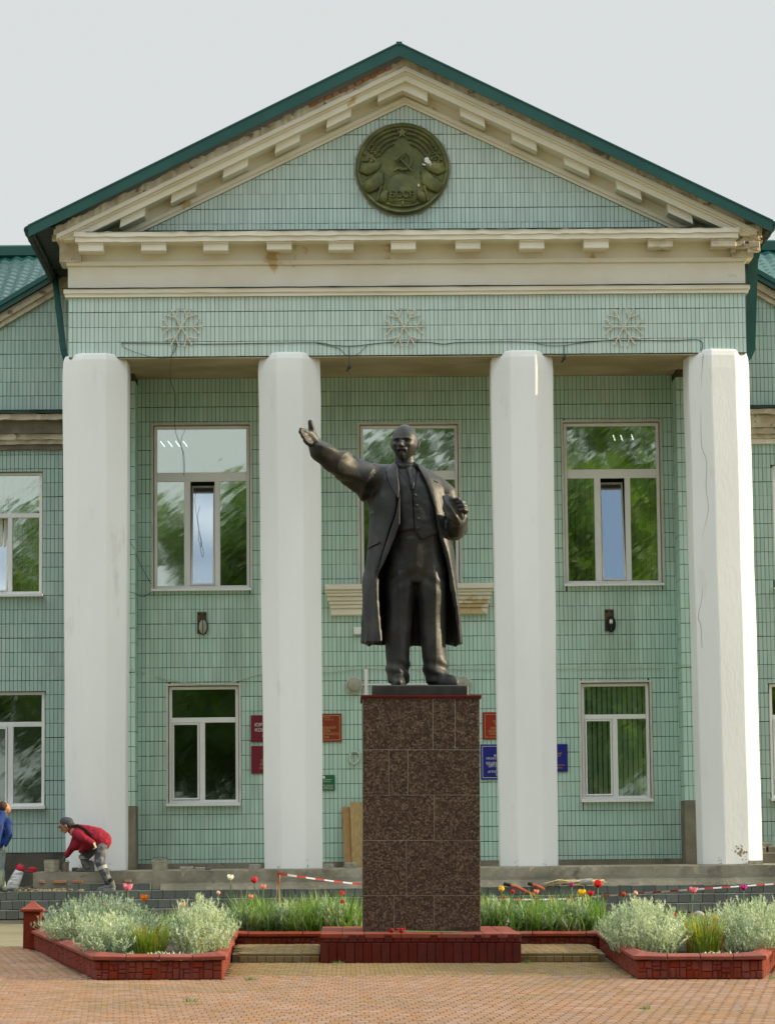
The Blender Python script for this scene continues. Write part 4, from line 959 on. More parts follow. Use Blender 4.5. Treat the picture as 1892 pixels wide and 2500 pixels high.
for cx, lab in ((-.983, 'round dull wall lamp left of the statue feet'), (.985, 'round dull wall lamp behind the statue\'s right shoe')):
    t = thing('wall_lamp', lab, 'lamp', (cx, WY, 4.15), 'round wall lamps flanking the entrance')
    mb = MB(); mb.lathe((cx, WY - .016, 4.145), [(0, .0), (.155, .0), (.155, -.05), (.14, -.055), (0, -.055)], 28, 'y'); obj('lamp_base', mb, 'pvc_beige', t)
    mb = MB(); mb.lathe((cx, WY - .072, 4.145), [(.138, .0), (.128, -.05), (.10, -.085), (.05, -.105), (.0, -.11)], 28, 'y'); obj('lamp_shade', mb, 'lamp_glass', t, smooth=True)
for cx, cz, lab, vis in ((-3.735, 5.30, 'rusty bracket with cloudy bulkhead lamp below the upper window, left bay', 0), (3.668, 5.28, 'rusty bracket with dark bulkhead lamp and bright bulb, right bay', 1)):
    t = thing('bulkhead_lamp', lab, 'lamp', (cx, WY, cz), 'bulkhead lamps on the tiled wall')
    mb = MB(); mb.bbox(cx - .085, cx + .085, WY - .03, WY - .012, cz - .20, cz + .20, .006); obj('backplate', mb, 'rust', t)
    mb = MB()
    for s in (-1, 1): mb.lathe((cx + s * .045, WY - .031, cz + .155), [(0, 0), (.018, 0), (.018, -.015), (0, -.015)], 8, 'y')
    obj('bolt', mb, 'black', t)
    mb = MB(); mb.ball((cx + .02, WY - .075, cz - .075), .075, .055, .13, 14, 10); obj('lamp_glass', mb, 'lamp_glass' if not vis else 'black', t, smooth=True)
    mb = MB(); mb.tube([(cx + .02 + .08 * math.cos(a), WY - .07, cz - .075 + .138 * math.sin(a)) for a in [2 * PI * k / 24 for k in range(25)]], .014, 6); mb.tube([(cx + .02, WY - .135, cz + .06), (cx + .02, WY - .14, cz - .2)], .007, 5)
    obj('cage', mb, 'darkmetal', t)
    if vis:
        mb = MB(); mb.ball((cx + .02, WY - .125, cz - .03), .03, .02, .05, 10, 6); obj('bulb', mb, 'pvc', t, smooth=True)
def hanging(x, y, z, top, lab):
    t = thing('bulb_holder', lab, 'bulb holder', (x, y, z))
    mb = MB(); mb.tube([(x, y, z), (x + .005, y, top)], .006, 5); obj('lead', mb, 'cable', t)
    mb = MB(); mb.tube([(x - .03, y, z - .08), (x, y, z - .03), (x + .01, y, z + .02)], [.012, .038, .014], 8); mb.ball((x - .035, y, z - .09), .02, .02, .02, 7, 5); obj('socket', mb, 'darkmetal', t)
hanging(-1.03, FY - .03, 9.60, 9.93, 'dark empty bulb holder dangling beside the second column')
hanging(2.73, FY - .03, 9.73, 9.93, 'dark floodlight holder at the top of the third column')
lp = MB(); lp.tube(catmull([(-1.02, WY - .04, 2.95), (-1.07, WY - .04, 2.87), (-1.07, WY - .04, 2.78), (-1.0, WY - .04, 2.72), (-.92, WY - .04, 2.78), (-.9, WY - .04, 2.9), (-1.02, WY - .04, 2.95)], 5), .02, 7)
o = obj('cable_coil', lp, 'white_cable', smooth=True); props(o, 'pale coil of cable on the wall beside the granite pedestal', 'cable')

# signs by the entrance
def sign(lab, x0, x1, z0, z1, m, border, lines, lm, y=WY - .035):
    t = thing('sign', lab, 'sign', ((x0 + x1) / 2, WY, (z0 + z1) / 2), 'name plates beside the entrance')
    mb = MB(); mb.bbox(x0, x1, y, WY - .013, z0, z1, .004); obj('plate', mb, m, t)
    if border:
        off, th = border; f = MB(); yb = y - .003
        for (a, b, c, d_) in ((x0 + off, x1 - off, z1 - off - th, z1 - off), (x0 + off, x1 - off, z0 + off, z0 + off + th), (x0 + off, x0 + off + th, z0 + off + th, z1 - off - th), (x1 - off - th, x1 - off, z0 + off + th, z1 - off - th)): f.box(a, b, yb, y - .0005, c, d_)
        obj('border', f, lm, t)
    for body, sz, x, z, al in lines:
        me = text_mesh(body, sz, .0015, al); me.transform(Matrix.Translation((x, y - .003, z))); obj('lettering', me, lm, t)
    return t
sign('maroon name plate of a legal office, upper of the pair by the second column', -2.856, -2.05, 3.13, 3.614, 'sign_maroon', None,
     [('ВИТЕБСКАЯ', .062, -2.40, 3.567, 'CENTER'), ('КОЛЛЕГИЯ', .055, -2.42, 3.523, 'CENTER'), ('ЮРИДИЧЕСКАЯ', .088, -2.44, 3.437, 'CENTER'), ('КОНСУЛЬТАЦИЯ', .088, -2.42, 3.345, 'CENTER'), ('РАЙОНА', .06, -2.52, 3.235, 'CENTER')], 'pale_letter')
sign('maroon name plate with gold lettering, lower of the pair by the second column', -2.852, -2.05, 2.563, 3.06, 'sign_maroon', None,
     [('ОТДЕЛ', .05, -2.55, 2.86, 'CENTER'), ('ПО ТРУДУ', .07, -2.50, 2.785, 'CENTER'), ('И СОЦЗАЩИТЕ', .07, -2.43, 2.725, 'CENTER'), ('РАЙОНА', .05, -2.6, 2.655, 'CENTER')], 'gold')
sign('brick red gold bordered plate between second column and pedestal', -2.05, -1.215, 3.12, 3.63, 'sign_brown', (.03, .009),
     [('НОТАРИАЛЬНАЯ', .062, -1.32, 3.375, 'RIGHT'), ('КОНТОРА', .062, -1.42, 3.318, 'RIGHT'), ('БЕШЕНКОВИЧСКОГО', .058, -1.262, 3.262, 'RIGHT'), ('РАЙОНА', .062, -1.44, 3.205, 'RIGHT'), ('ПАЛАТА', .04, -1.36, 3.52, 'RIGHT'), ('БЕЛОРУССКАЯ', .04, -1.42, 3.565, 'RIGHT')], 'gold')
t = sign('small green plate with white emblem beside the second column', -1.78, -1.347, 2.247, 2.525, 'sign_green', None,
     [('РЕСПУБЛИКА', .03, -1.40, 2.44, 'RIGHT'), ('БЕЛАРУСЬ', .03, -1.42, 2.405, 'RIGHT'), ('ИНСПЕКЦИЯ', .03, -1.38, 2.335, 'RIGHT'), ('РАЙОННАЯ', .03, -1.38, 2.305, 'RIGHT'), ('УПРАВЛЕНИЕ', .03, -1.38, 2.275, 'RIGHT')], 'pale_letter')
mb = MB(); mb.lathe((-1.545, WY - .036, 2.485), [(0, 0), (.026, 0), (.026, -.004), (0, -.004)], 16, 'y'); obj('crest', mb, 'pale_letter', t)
sign('bright red gold bordered plate between pedestal and third column', 1.34, 2.1, 3.14, 3.63, 'sign_red', (.035, .007),
     [('ПРОКУРАТУРА', .05, 1.70, 3.46, 'CENTER'), ('РЕСПУБЛИКИ', .045, 1.70, 3.42, 'CENTER'), ('ПРОКУРАТУРА', .055, 1.68, 3.335, 'CENTER'), ('БЕШЕНКОВИЧСКОГО', .05, 1.70, 3.285, 'CENTER'), ('РАЙОНА', .05, 1.56, 3.235, 'CENTER')], 'gold')
sign('large blue white bordered plate between pedestal and third column', 1.29, 2.15, 2.415, 3.048, 'sign_blue', (.03, .007),
     [('ФЕДЕРАЦИЯ', .062, 1.72, 2.84, 'CENTER'), ('ПРОФСОЮЗОВ БЕЛАРУСИ', .05, 1.72, 2.79, 'CENTER'), ('БЕШЕНКОВИЧСКАЯ', .062, 1.69, 2.705, 'CENTER'), ('ОРГАНИЗАЦИЯ', .062, 1.66, 2.655, 'CENTER'), ('РАБОТНИКОВ', .055, 1.76, 2.602, 'CENTER'), ('АГРОПРОМЫШЛЕННОГО', .055, 1.76, 2.55, 'CENTER'), ('КОМПЛЕКСА', .055, 1.74, 2.498, 'CENTER')], 'pale_letter')
sign('plain blue plate between third column and lower window', 2.2, 2.865, 2.54, 3.042, 'sign_blue', None,
     [('РАЙОННЫЙ', .04, 2.76, 2.87, 'RIGHT'), ('СОЮЗ', .04, 2.74, 2.83, 'RIGHT'), ('БЕШЕНКОВИЧСКОГО', .035, 2.81, 2.66, 'RIGHT'), ('РАЙОНА', .035, 2.77, 2.61, 'RIGHT')], 'gold')

# ---------------------------------------------------------------- building site clutter
def bucket(lab, cx, cy, z, r, h, grp=True, tilt=0):
    t = thing('bucket', lab, 'bucket', (cx, cy, z), 'cement splashed buckets')
    mb = MB(); mb.lathe((cx, cy, z), [(0, .004), (r * .9, .004), (r * .92, .02), (r * .97, h * .72), (r * 1.02, h * .73), (r * 1.02, h * .77), (r * .98, h * .78), (r, h * .97), (r * 1.04, h * .98), (r * 1.04, h), (r * .95, h), (r * .9, .03), (0, .03)], 26); obj('tub', mb, 'bucket', t)
    mb = MB(); mb.tube([(cx + r * 1.05 * math.cos(a), cy - r * .45 * math.sin(a) * 1.2, z + h * .9 + .05 * math.sin(a)) for a in [PI * k / 14 for k in range(15)]], .005, 5); obj('handle', mb, 'darkmetal', t)
    mb = MB(); mb.lathe((cx, cy, z), [(0, h * .8), (r * .93, h * .8), (r * .93, h * .74), (0, h * .74)], 20); obj('mortar_fill', mb, 'putty', t)
bucket('large cement splashed bucket under the bending worker\'s hand', -6.15, 49.12, FLOOR, .14, .21)
bucket('narrow bucket tucked behind the larger one beside the worker', -5.945, 49.25, FLOOR, .075, .17)
bucket('whitish bucket standing alone right of the first column', -4.33, 49.3, FLOOR, .14, .205)
def block(lab, x0, x1, y0, z, h, m='block', name='concrete_block', dy=.12):
    mb = MB(); mb.tbox(x0, x1, y0, y0 + dy, z, z + h, .01); o = obj(name, mb, m); return props(o, lab, 'block')
block('low pale block on the floor right of the whitish bucket', -3.985, -3.765, 49.25, FLOOR + .003, .065)
block('pale concrete piece beside the low block', -3.74, -3.56, 49.3, FLOOR + .003, .05)
block('small grey chunk next to the low pale blocks', -3.55, -3.47, 49.28, FLOOR + .003, .045, 'kerb')
block('pale block against the left side of the second column', -2.83, -2.625, 49.8, FLOOR + .003, .09)
block('grey block against the right side of the second column', -1.545, -1.37, 49.75, FLOOR + .003, .085)
block('pale block at the foot of the leaning boards', -1.195, -.965, 50.3, FLOOR + .003, .095)
block('dark small block by the bending worker\'s rear boot', -5.82, -5.72, 49.2, FLOOR + .003, .07, 'kerb')
block('pale brown brick lying beside the right column foot', 5.72, 5.96, 49.2, FLOOR + .003, .075, 'bucket', 'loose_brick')
t = thing('block_pile', 'broken concrete blocks piled behind the right column', 'block pile', (6.6, 52.6, FLOOR))
for k, (x0, x1, z0, z1) in enumerate(((6.05, 6.35, .87, .99), (6.32, 6.75, .87, 1.05), (6.1, 6.5, 1.055, 1.15), (6.55, 6.95, 1.06, 1.16), (6.25, 6.6, 1.155, 1.23))):
    mb = MB(); mb.tbox(x0, x1, 52.4 + .05 * k, 52.7 + .05 * k, z0, z1, .015); obj('concrete_block', mb, 'concrete' if k % 2 else 'block', t)
def board(lab, x0, x1, zt, lean, m):
    mb = MB(); q = .022
    mb.rings([[(x0 + dx, y, z), (x1 + dx, y, z), (x1 + dx, y + .03, z), (x0 + dx, y + .03, z)] for dx, y, z in ((.035 * lean, WY - .30, FLOOR + .002), (.017 * lean, WY - .17, lerp(FLOOR, zt, .5)), (0, WY - .05, zt))])
    o = obj('board', mb, m); return props(o, lab, 'board', 'boards leaning against the wall')
board('orange board leaning on the wall, partly behind the yellower board', -1.225, -1.085, 1.945, 1.3, 'wood2')
bo = board('yellow knotty board leaning on the wall beside the pedestal', -1.08, -.86, 2.03, 1.0, 'wood'); bo.location.y -= .05
# cement sack slumped on the steps and a torn red one beside it
t = thing('cement_sack', 'white and red cement sack slumped open on the left steps', 'sack', (-6.7, 48.8, .55))
mb = MB(); mb.tube([(-6.79, 48.70, .57), (-6.76, 48.72, .66), (-6.70, 48.76, .80), (-6.66, 48.80, .90)], [(.07, .10), (.075, .105), (.07, .09), (.05, .075)], 14); obj('sack_body', mb, 'bag', t, smooth=True)
mb = MB(); mb.tube([(-6.665, 48.79, .885), (-6.655, 48.81, .96), (-6.64, 48.83, 1.0)], [(.052, .078), (.045, .07), (.02, .05)], 12); obj('sack_neck', mb, 'bag_red', t, smooth=True)
mb = MB(); mb.ball((-6.48, 49.1, .915), .085, .07, .045, 12, 7); mb.ball((-6.50, 49.08, .88), .10, .08, .02, 12, 5); o = obj('sack_scrap', mb, 'bag_red', smooth=True); props(o, 'crumpled red scrap of sack on the floor edge', 'scrap')
# tools laid on the right steps
t = thing('bundle', 'bundle of straw and pale cord lying on the right steps', 'bundle', (2.7, 48.7, .55))
mb = MB()
for k in range(60):
    x = rnd(2.15, 2.75); a = rnd(-.2, .2); mb.tube([(x, 48.62 + rnd(-.1, .1), .56 + rnd(0, .05)), (x + .25, 48.64 + rnd(-.1, .1), .58 + rnd(0, .08)), (x + rnd(.4, .6), 48.62 + rnd(-.1, .1), .57 + rnd(-.02, .08))], rnd(.004, .012), 5)
obj('straw', mb, 'straw', t, smooth=True)
mb = MB(); mb.tube([(2.72, 48.58, .60), (2.86, 48.56, .615), (2.98, 48.55, .63)], [.03, .055, .05], 10); obj('grey_tube', mb, 'putty', t)
for lab, a, b, c in (('long orange lopper handle on the right steps, nearer the pedestal', (1.49, 48.55, .60), (1.70, 48.5, .545), (2.0, 48.45, .40)), ('short orange lopper handle beside the straw bundle', (1.90, 48.55, .60), (2.03, 48.5, .56), (2.16, 48.47, .50))):
    t = thing('tool_handle', lab, 'tool', a, 'orange tool handles on the steps')
    mb = MB(); mb.tube([b, c], .027, 9); mb.tube([tuple(lerp(a[i], b[i], .5) for i in range(3)), b], .025, 9); obj('shaft', mb, 'orange', t)
    mb = MB(); mb.tube([a, tuple(lerp(a[i], b[i], .55) for i in range(3))], .029, 9); obj('grip', mb, 'black', t)

# warning tape on stakes, in the flower beds
def tape(lab, pts, w_=.05, fg=True, step=.11):
    t = thing('warning_tape', lab, 'tape', pts[0], 'red and white warning tape', fg=fg)
    P = catmull(pts, 12); L_ = [0]
    for a, b in zip(P, P[1:]): L_.append(L_[-1] + (b - a).length)
    tot = L_[-1]; n = max(2, int(tot / step)); mbs = (MB(), MB())
    def at(s_):
        for i in range(len(P) - 1):
            if L_[i + 1] >= s_: return P[i].lerp(P[i + 1], (s_ - L_[i]) / max(1e-6, L_[i + 1] - L_[i]))
        return P[-1]
    for k in range(n):
        rows = []
        for j in range(4):
            s_ = tot * (k + j / 3) / n; p = at(s_); tw_ = .8 * math.sin(s_ * 2.3) ; h = w_ / 2
            rows.append([(p.x, p.y - h * math.sin(tw_), p.z - h * math.cos(tw_)), (p.x, p.y + h * math.sin(tw_), p.z + h * math.cos(tw_)), (p.x, p.y + h * math.sin(tw_) + .002, p.z + h * math.cos(tw_)), (p.x, p.y - h * math.sin(tw_) + .002, p.z - h * math.cos(tw_))])
        mbs[k % 2].rings(rows)
    obj('red_stripes', mbs[0], 'tape_red', t, kind='stuff'); obj('white_stripes', mbs[1], 'tape_white', t, kind='stuff')
def stake(lab, x, y, z0, z1):
    mb = MB(); mb.tube([(x, y, z0), (x + .006, y, z1)], [.016, .012], 6); o = obj('stake', mb, 'wood', fg=True); return props(o, lab, 'stake', 'wooden stakes in the flower bed')
stake('wooden stake holding tape in the bed left of the pedestal', -1.68, 37.2, .15, .93)
stake('wooden stake holding tape by the magenta tulip', 4.80, 37.2, .15, .80)
tape('warning tape knotted on its stake, hanging into the bulb leaves', [(-1.70, 37.16, .93), (-1.67, 37.15, .86), (-1.70, 37.15, .78), (-1.71, 37.15, .62)], .07)
tape('warning tape stretched from the left stake towards the pedestal', [(-1.69, 37.18, .93), (-1.2, 37.2, .86), (-.62, 37.2, .79)], .027)
tape('warning tape stretched low from the pedestal up to the right stake', [(.9, 37.2, .60), (1.9, 37.2, .60), (2.7, 37.2, .655), (3.6, 37.2, .72), (4.80, 37.18, .80)], .024)
tape('warning tape slanting down from the right stake', [(4.80, 37.15, .80), (4.88, 37.1, .62), (4.98, 37.0, .44)], .04)
# ---------------------------------------------------------------- workers
def hand(mb, w_, d, side, s=1.0, curl=.5):
    """a palm and five bent fingers: w_ wrist, d pointing direction, side where the thumb leaves"""
    w_ = Vector(w_); d = Vector(d).normalized(); th = Vector(side).normalized(); th = (th - d * th.dot(d)).normalized(); nrm = d.cross(th)
    pl = w_ + d * .085 * s
    mb.limb([w_, w_ + d * .04 * s, pl], [(.026 * s, .026 * s), (.040 * s, .020 * s), (.042 * s, .017 * s)], 10)
    for k, (o, l) in enumerate(((.032, .070), (.011, .080), (-.011, .074), (-.031, .058))):
        a = pl + th * o * s; b = a + (d * math.cos(curl * .6) + nrm * math.sin(curl * .6)) * l * .5 * s; c = b + (d * math.cos(curl * 1.7) + nrm * math.sin(curl * 1.7)) * l * .5 * s
        mb.limb([a - d * .015 * s, b, c], [.0105 * s, .0098 * s, .0085 * s], 8)
    a = w_ + d * .03 * s + th * .03 * s; b = a + (d * .6 + th * .8).normalized() * .04 * s; mb.limb([a, b, b + (d * .85 + th * .25 + nrm * .3).normalized() * .035 * s], [.013 * s, .0115 * s, .009 * s], 8)
def head(mb, c, face, up=(0, 0, 1), s=1.0):
    """skull, jaw, nose, brow, ears; c is between the ears"""
    c = Vector(c); f = Vector(face).normalized(); u = Vector(up); u = (u - f * u.dot(f)).normalized(); r_ = f.cross(u)
    P = lambda a, b, d: c + f * a * s + u * b * s + r_ * d * s
    mb.limb([P(-.035, .035, 0), P(.025, .045, 0)], [(.074 * s, .083 * s)] * 2, 16)
    mb.limb([P(.03, -.02, 0), P(.055, -.075, 0)], [(.06 * s, .05 * s), (.035 * s, .03 * s)], 12)
    mb.limb([P(.082, .01, 0), P(.108, -.028, 0)], [.011 * s, .014 * s], 8)
    mb.limb([P(.083, .025, -.035), P(.088, .027, 0), P(.083, .025, .035)], [.012 * s] * 3, 8)
    mb.limb([P(.083, -.058, -.018), P(.088, -.058, .018)], [.010 * s] * 2, 8)
    for q in (-1, 1): mb.limb([P(-.005, -.015, q * .080), P(-.012, .02, q * .086)], [.013 * s, .016 * s], 8)
def folds(amp, sc, seed=0):
    def f(co, n): return amp * (mnoise.noise(Vector((co.x * sc + seed, co.y * sc, co.z * sc * .6))) + .5 * mnoise.noise(Vector((co.x * sc * 2.3, co.y * sc * 2.3 + seed, co.z * sc * 1.4))))
    return f
# bending worker in crimson: one boot on the floor, one on the step, reaching for the bucket
WK = thing('person', 'person in crimson jacket and grey cap bending over a bucket', 'person', (-5.4, 49.0, .56))
hipf, hipb = Vector((-5.30, 48.82, 1.34)), Vector((-5.36, 49.06, 1.34))
mb = MB()
mb.limb([(-5.34, 48.94, 1.36), (-5.55, 48.93, 1.47), (-5.74, 48.91, 1.55)], [(.15, .14), (.15, .13), (.12, .10)], 16)     # trunk
head(mb, (-5.895, 48.88, 1.63), (-.86, -.10, -.50), (-.45, 0, .9), .96)
mb.limb([(-5.78, 48.9, 1.575), (-5.87, 48.89, 1.61)], [.06, .055], 10)
for a, b, c, r0 in ((Vector((-5.30, 48.83, 1.22)), (-5.30, 48.76, 1.0), (-5.17, 48.74, .70), .085), (hipb, (-5.60, 49.10, 1.10), (-5.56, 49.14, .93), .085)):
    mb.limb([a, b, c], [r0 * .8, .055, .045], 12)
sf, sb = (-5.70, 48.76, 1.50), (-5.70, 49.05, 1.50)
mb.limb([sf, (-5.50, 48.66, 1.40), (-5.40, 48.68, 1.345)], [.055, .045, .034], 10); mb.limb([sb, (-5.82, 49.06, 1.26), (-5.915, 49.05, 1.13)], [.055, .044, .034], 10)
obj('body', fuse(mb, .011, 2), 'skin', WK)
mb = MB()
mb.limb([(-5.29, 48.93, 1.385), (-5.38, 48.93, 1.43), (-5.55, 48.93, 1.49), (-5.72, 48.91, 1.55), (-5.78, 48.90, 1.575)], [(.165, .17), (.185, .185), (.175, .17), (.145, .125), (.09, .085)], 18)
mb.limb([(-5.40, 48.94, 1.36), (-5.56, 48.92, 1.32), (-5.60, 48.92, 1.27)], [(.15, .13), (.15, .10), (.11, .05)], 14)         # the front hanging loose
mb.limb([sf, (-5.56, 48.64, 1.42), (-5.435, 48.67, 1.362)], [.085, .072, .058], 12)
mb.limb([sb, (-5.79, 49.06, 1.28), (-5.90, 49.05, 1.145)], [.085, .072, .05], 12); mb.limb([(-5.60, 48.95, 1.40), (-5.74, 49.0, 1.30)], [.11, .08], 12)
me = fuse(mb, .013, 3, 'jacket'); displace(me, folds(.011, 11, 2)); obj('jacket', me, 'jacket_red', WK)
mb = MB(); mb.tube([(-5.80, 48.835, 1.62), (-5.69, 48.775, 1.645), (-5.56, 48.75, 1.575), (-5.47, 48.75, 1.48), (-5.42, 48.775, 1.38)], [(.008, .028)] * 5, 8); obj('sleeve_stripe', mb, 'strap', WK)
mb = MB()
for a, b, c, d_ in ((Vector((-5.29, 48.84, 1.28)), (-5.315, 48.76, 1.03), (-5.215, 48.74, .84), (-5.165, 48.74, .71)), (hipb, (-5.60, 49.10, 1.11), (-5.57, 49.13, 1.0), (-5.55, 49.14, .93))):
    mb.limb([a, b, c, d_], [.100, .088, .078, .07], 14)
mb.limb([(-5.27, 48.94, 1.38), (-5.40, 48.94, 1.38)], [(.14, .13)] * 2, 14)
me = fuse(mb, .012, 2, 'trousers'); displace(me, folds(.012, 16, 5)); obj('trousers', me, 'trouser', WK)
mb = MB()
for p, q, r0 in (((-5.275, 48.755, .96), (-5.255, 48.75, .905), .089), ((-5.60, 49.10, 1.14), (-5.60, 49.105, 1.09), .096)): mb.tube([p, q], r0, 14, False)
o = obj('reflective_band', mb, 'reflective', WK, smooth=True)
mb = MB(); mb.limb([(-5.13, 48.735, .72), (-5.10, 48.735, .64), (-5.08, 48.735, .615)], [.062, .058, .045], 12); mb.limb([(-5.085, 48.735, .605), (-5.20, 48.73, .60), (-5.315, 48.72, .575)], [(.045, .05), (.045, .05), (.03, .035)], 12)
mb.box(-5.35, -5.045, 48.68, 48.79, .545, .575); obj('boot', fuse(mb, .01, 2), 'boot', WK)
mb = MB(); mb.limb([(-5.50, 49.14, .99), (-5.49, 49.14, .93)], [.07, .062], 12); mb.limb([(-5.47, 49.14, .915), (-5.60, 49.13, .91), (-5.70, 49.12, .89)], [(.045, .05), (.045, .05), (.03, .035)], 12)
mb.box(-5.735, -5.43, 49.08, 49.19, .867, .89); obj('boot', fuse(mb, .01, 2), 'boot', WK)
mb = MB(); mb.tube([(-5.135, 48.735, .745), (-5.11, 48.735, .70)], [.074, .07], 14, False); obj('boot_strap', mb, 'black', WK)
mb = MB(); hand(mb, (-5.42, 48.665, 1.365), (.55, 0, -.85), (0, -1, 0), .95, 1.0); obj('glove', fuse(mb, .006, 2), 'glove', WK)
mb = MB(); hand(mb, (-5.905, 49.05, 1.15), (-.42, 0, -.9), (0, -1, 0), 1.0, .55); obj('glove', fuse(mb, .006, 2), 'glove_green', WK)
mb = MB(); mb.limb([(-5.855, 48.885, 1.695), (-5.91, 48.88, 1.70)], [(.092, .096), (.090, .094)], 16); me_ = MB()
mb.tube([(-5.955, 48.88, 1.645), (-6.0, 48.88, 1.625), (-6.03, 48.875, 1.61)], [(.075, .014), (.068, .011), (.04, .008)], 14); obj('cap', fuse(mb, .009, 2), 'cap', WK)
mb = MB(); mb.limb([(-5.80, 48.885, 1.65), (-5.815, 48.885, 1.615)], [.067, .06], 12); obj('hair', mb, 'hair', WK, smooth=True)

# standing worker in blue at the picture's edge, seen from behind
WB = thing('person', 'person in blue jacket with cropped hair standing with head bowed', 'person', (-7.125, 48.9, .55))
mb = MB(); head(mb, (-6.940, 48.86, 1.93), (.45, .35, -.80), (.3, .3, .9), 1.0); mb.limb([(-7.005, 48.84, 1.78), (-6.960, 48.85, 1.87)], [.062, .058], 10)
mb.limb([(-7.075, 48.86, 1.25), (-7.075, 48.85, 1.5), (-7.035, 48.84, 1.74)], [(.11, .08), (.12, .09), (.10, .07)], 14)
for s in (-1, 1):
    mb.limb([(-7.095 + s * .09, 48.87, 1.22), (-7.105 + s * .10, 48.87, .9), (-7.075 + s * .10, 48.86, .64)], [.08, .058, .045], 12)
    mb.limb([(-7.045 + s * .165, 48.84, 1.68), (-7.060 + s * .20, 48.82, 1.46), (-7.095 + s * .17, 48.80, 1.33)], [.04, .038, .03], 10)
obj('body', fuse(mb, .012, 2), 'skin', WB)
mb = MB(); mb.limb([(-7.095, 48.86, 1.24), (-7.085, 48.85, 1.48), (-7.045, 48.84, 1.70), (-6.995, 48.845, 1.84)], [(.17, .13), (.19, .14), (.20, .135), (.105, .10)], 16); mb.limb([(-7.205, 48.84, 1.715), (-6.875, 48.84, 1.715)], [.085, .085], 14)
for s in (-1, 1): mb.limb([(-7.045 + s * .165, 48.84, 1.70), (-7.060 + s * .205, 48.82, 1.47), (-7.090 + s * .175, 48.80, 1.345)], [.078, .066, .054], 12)
me = fuse(mb, .013, 3, 'jacket'); displace(me, folds(.012, 9, 8)); obj('jacket', me, 'jacket_blue', WB)
mb = MB()
for s in (-1, 1): mb.limb([(-7.105 + s * .085, 48.87, 1.22), (-7.105 + s * .09, 48.87, .92), (-7.075 + s * .10, 48.86, .66)], [.115, .09, .08], 14)
me = fuse(mb, .012, 2, 'trousers'); displace(me, folds(.012, 13, 3)); obj('trousers', me, 'trouser_pale', WB)
for s in (-1, 1):
    mb = MB(); mb.limb([(-7.075 + s * .10, 48.88, .60), (-7.005 + s * .10, 48.84, .595), (-6.945 + s * .08, 48.80, .58)], [(.045, .05), (.042, .048), (.028, .035)], 12); obj('boot', fuse(mb, .01, 2), 'trouser_pale', WB)
    mb = MB(); hand(mb, (-7.095 + s * .172, 48.80, 1.345), (-.05, 0, -1), (0, -1, 0), 1.0, .5); obj('glove', fuse(mb, .006, 2), 'glove', WB)
mb = MB(); mb.limb([(-6.960, 48.845, 1.985), (-6.940, 48.86, 1.965)], [(.082, .086), (.078, .084)], 14); obj('hair', mb, 'hair', WB, smooth=True)
# ---------------------------------------------------------------- raised flower beds
def offset_pts(path, d):
    """the path moved d to its left (negative: right), mitred at the corners"""
    out = []
    for i, p in enumerate(path):
        p = Vector(p); a = (p - Vector(path[i - 1])).normalized() if i else None; b = (Vector(path[i + 1]) - p).normalized() if i < len(path) - 1 else None
        na = Vector((-a.y, a.x)) if a else None; nb = Vector((-b.y, b.x)) if b else None
        if na is None: n = nb
        elif nb is None: n = na
        else: n = (na + nb); n = n / max(.3, (1 + na.dot(nb)))
        out.append(p + n * d)
    return out
def sub_path(path, s0, s1):
    """the stretch between two arc lengths, with flags for the cut ends"""
    pts = []; acc = 0
    for i in range(len(path) - 1):
        a, b = Vector(path[i]), Vector(path[i + 1]); l = (b - a).length
        for s_ in (s0, s1):
            if acc <= s_ < acc + l: pts.append((s_, a.lerp(b, (s_ - acc) / l)))
        acc += l
        if s0 < acc < s1 and i < len(path) - 2: pts.append((acc, b))
    pts.sort(key=lambda q: q[0]); return [p for _, p in pts]
def sweep(path, prof, lift=None):
    """closed profile of (offset to the left, z) along a path"""
    cols = [offset_pts(path, d) for d, _ in prof]; mb = MB(); rg = []
    for i in range(len(path)):
        rg.append([(cols[k][i].x, cols[k][i].y, prof[k][1] + (lift(i, k) if lift else 0)) for k in range(len(prof))])
    return mb.rings(rg)
def stone_field(x0, x1, z0, z1, k=0):
    """an uneven ashlar layout: recursive splits"""
    w_, h_ = x1 - x0, z1 - z0
    if (w_ < .085 and h_ < .085) or (k > 1 and w_ < .115 and h_ < .115 and random.random() < .6): return [(x0, x1, z0, z1)]
    if w_ > h_ * rnd(.8, 1.25) and w_ > .08:
        m = lerp(x0, x1, rnd(.36, .64)); return stone_field(x0, m, z0, z1, k + 1) + stone_field(m, x1, z0, z1, k + 1)
    if h_ < .055: return [(x0, x1, z0, z1)]
    m = lerp(z0, z1, rnd(.36, .64)); return stone_field(x0, x1, z0, m, k + 1) + stone_field(x0, x1, m, z1, k + 1)
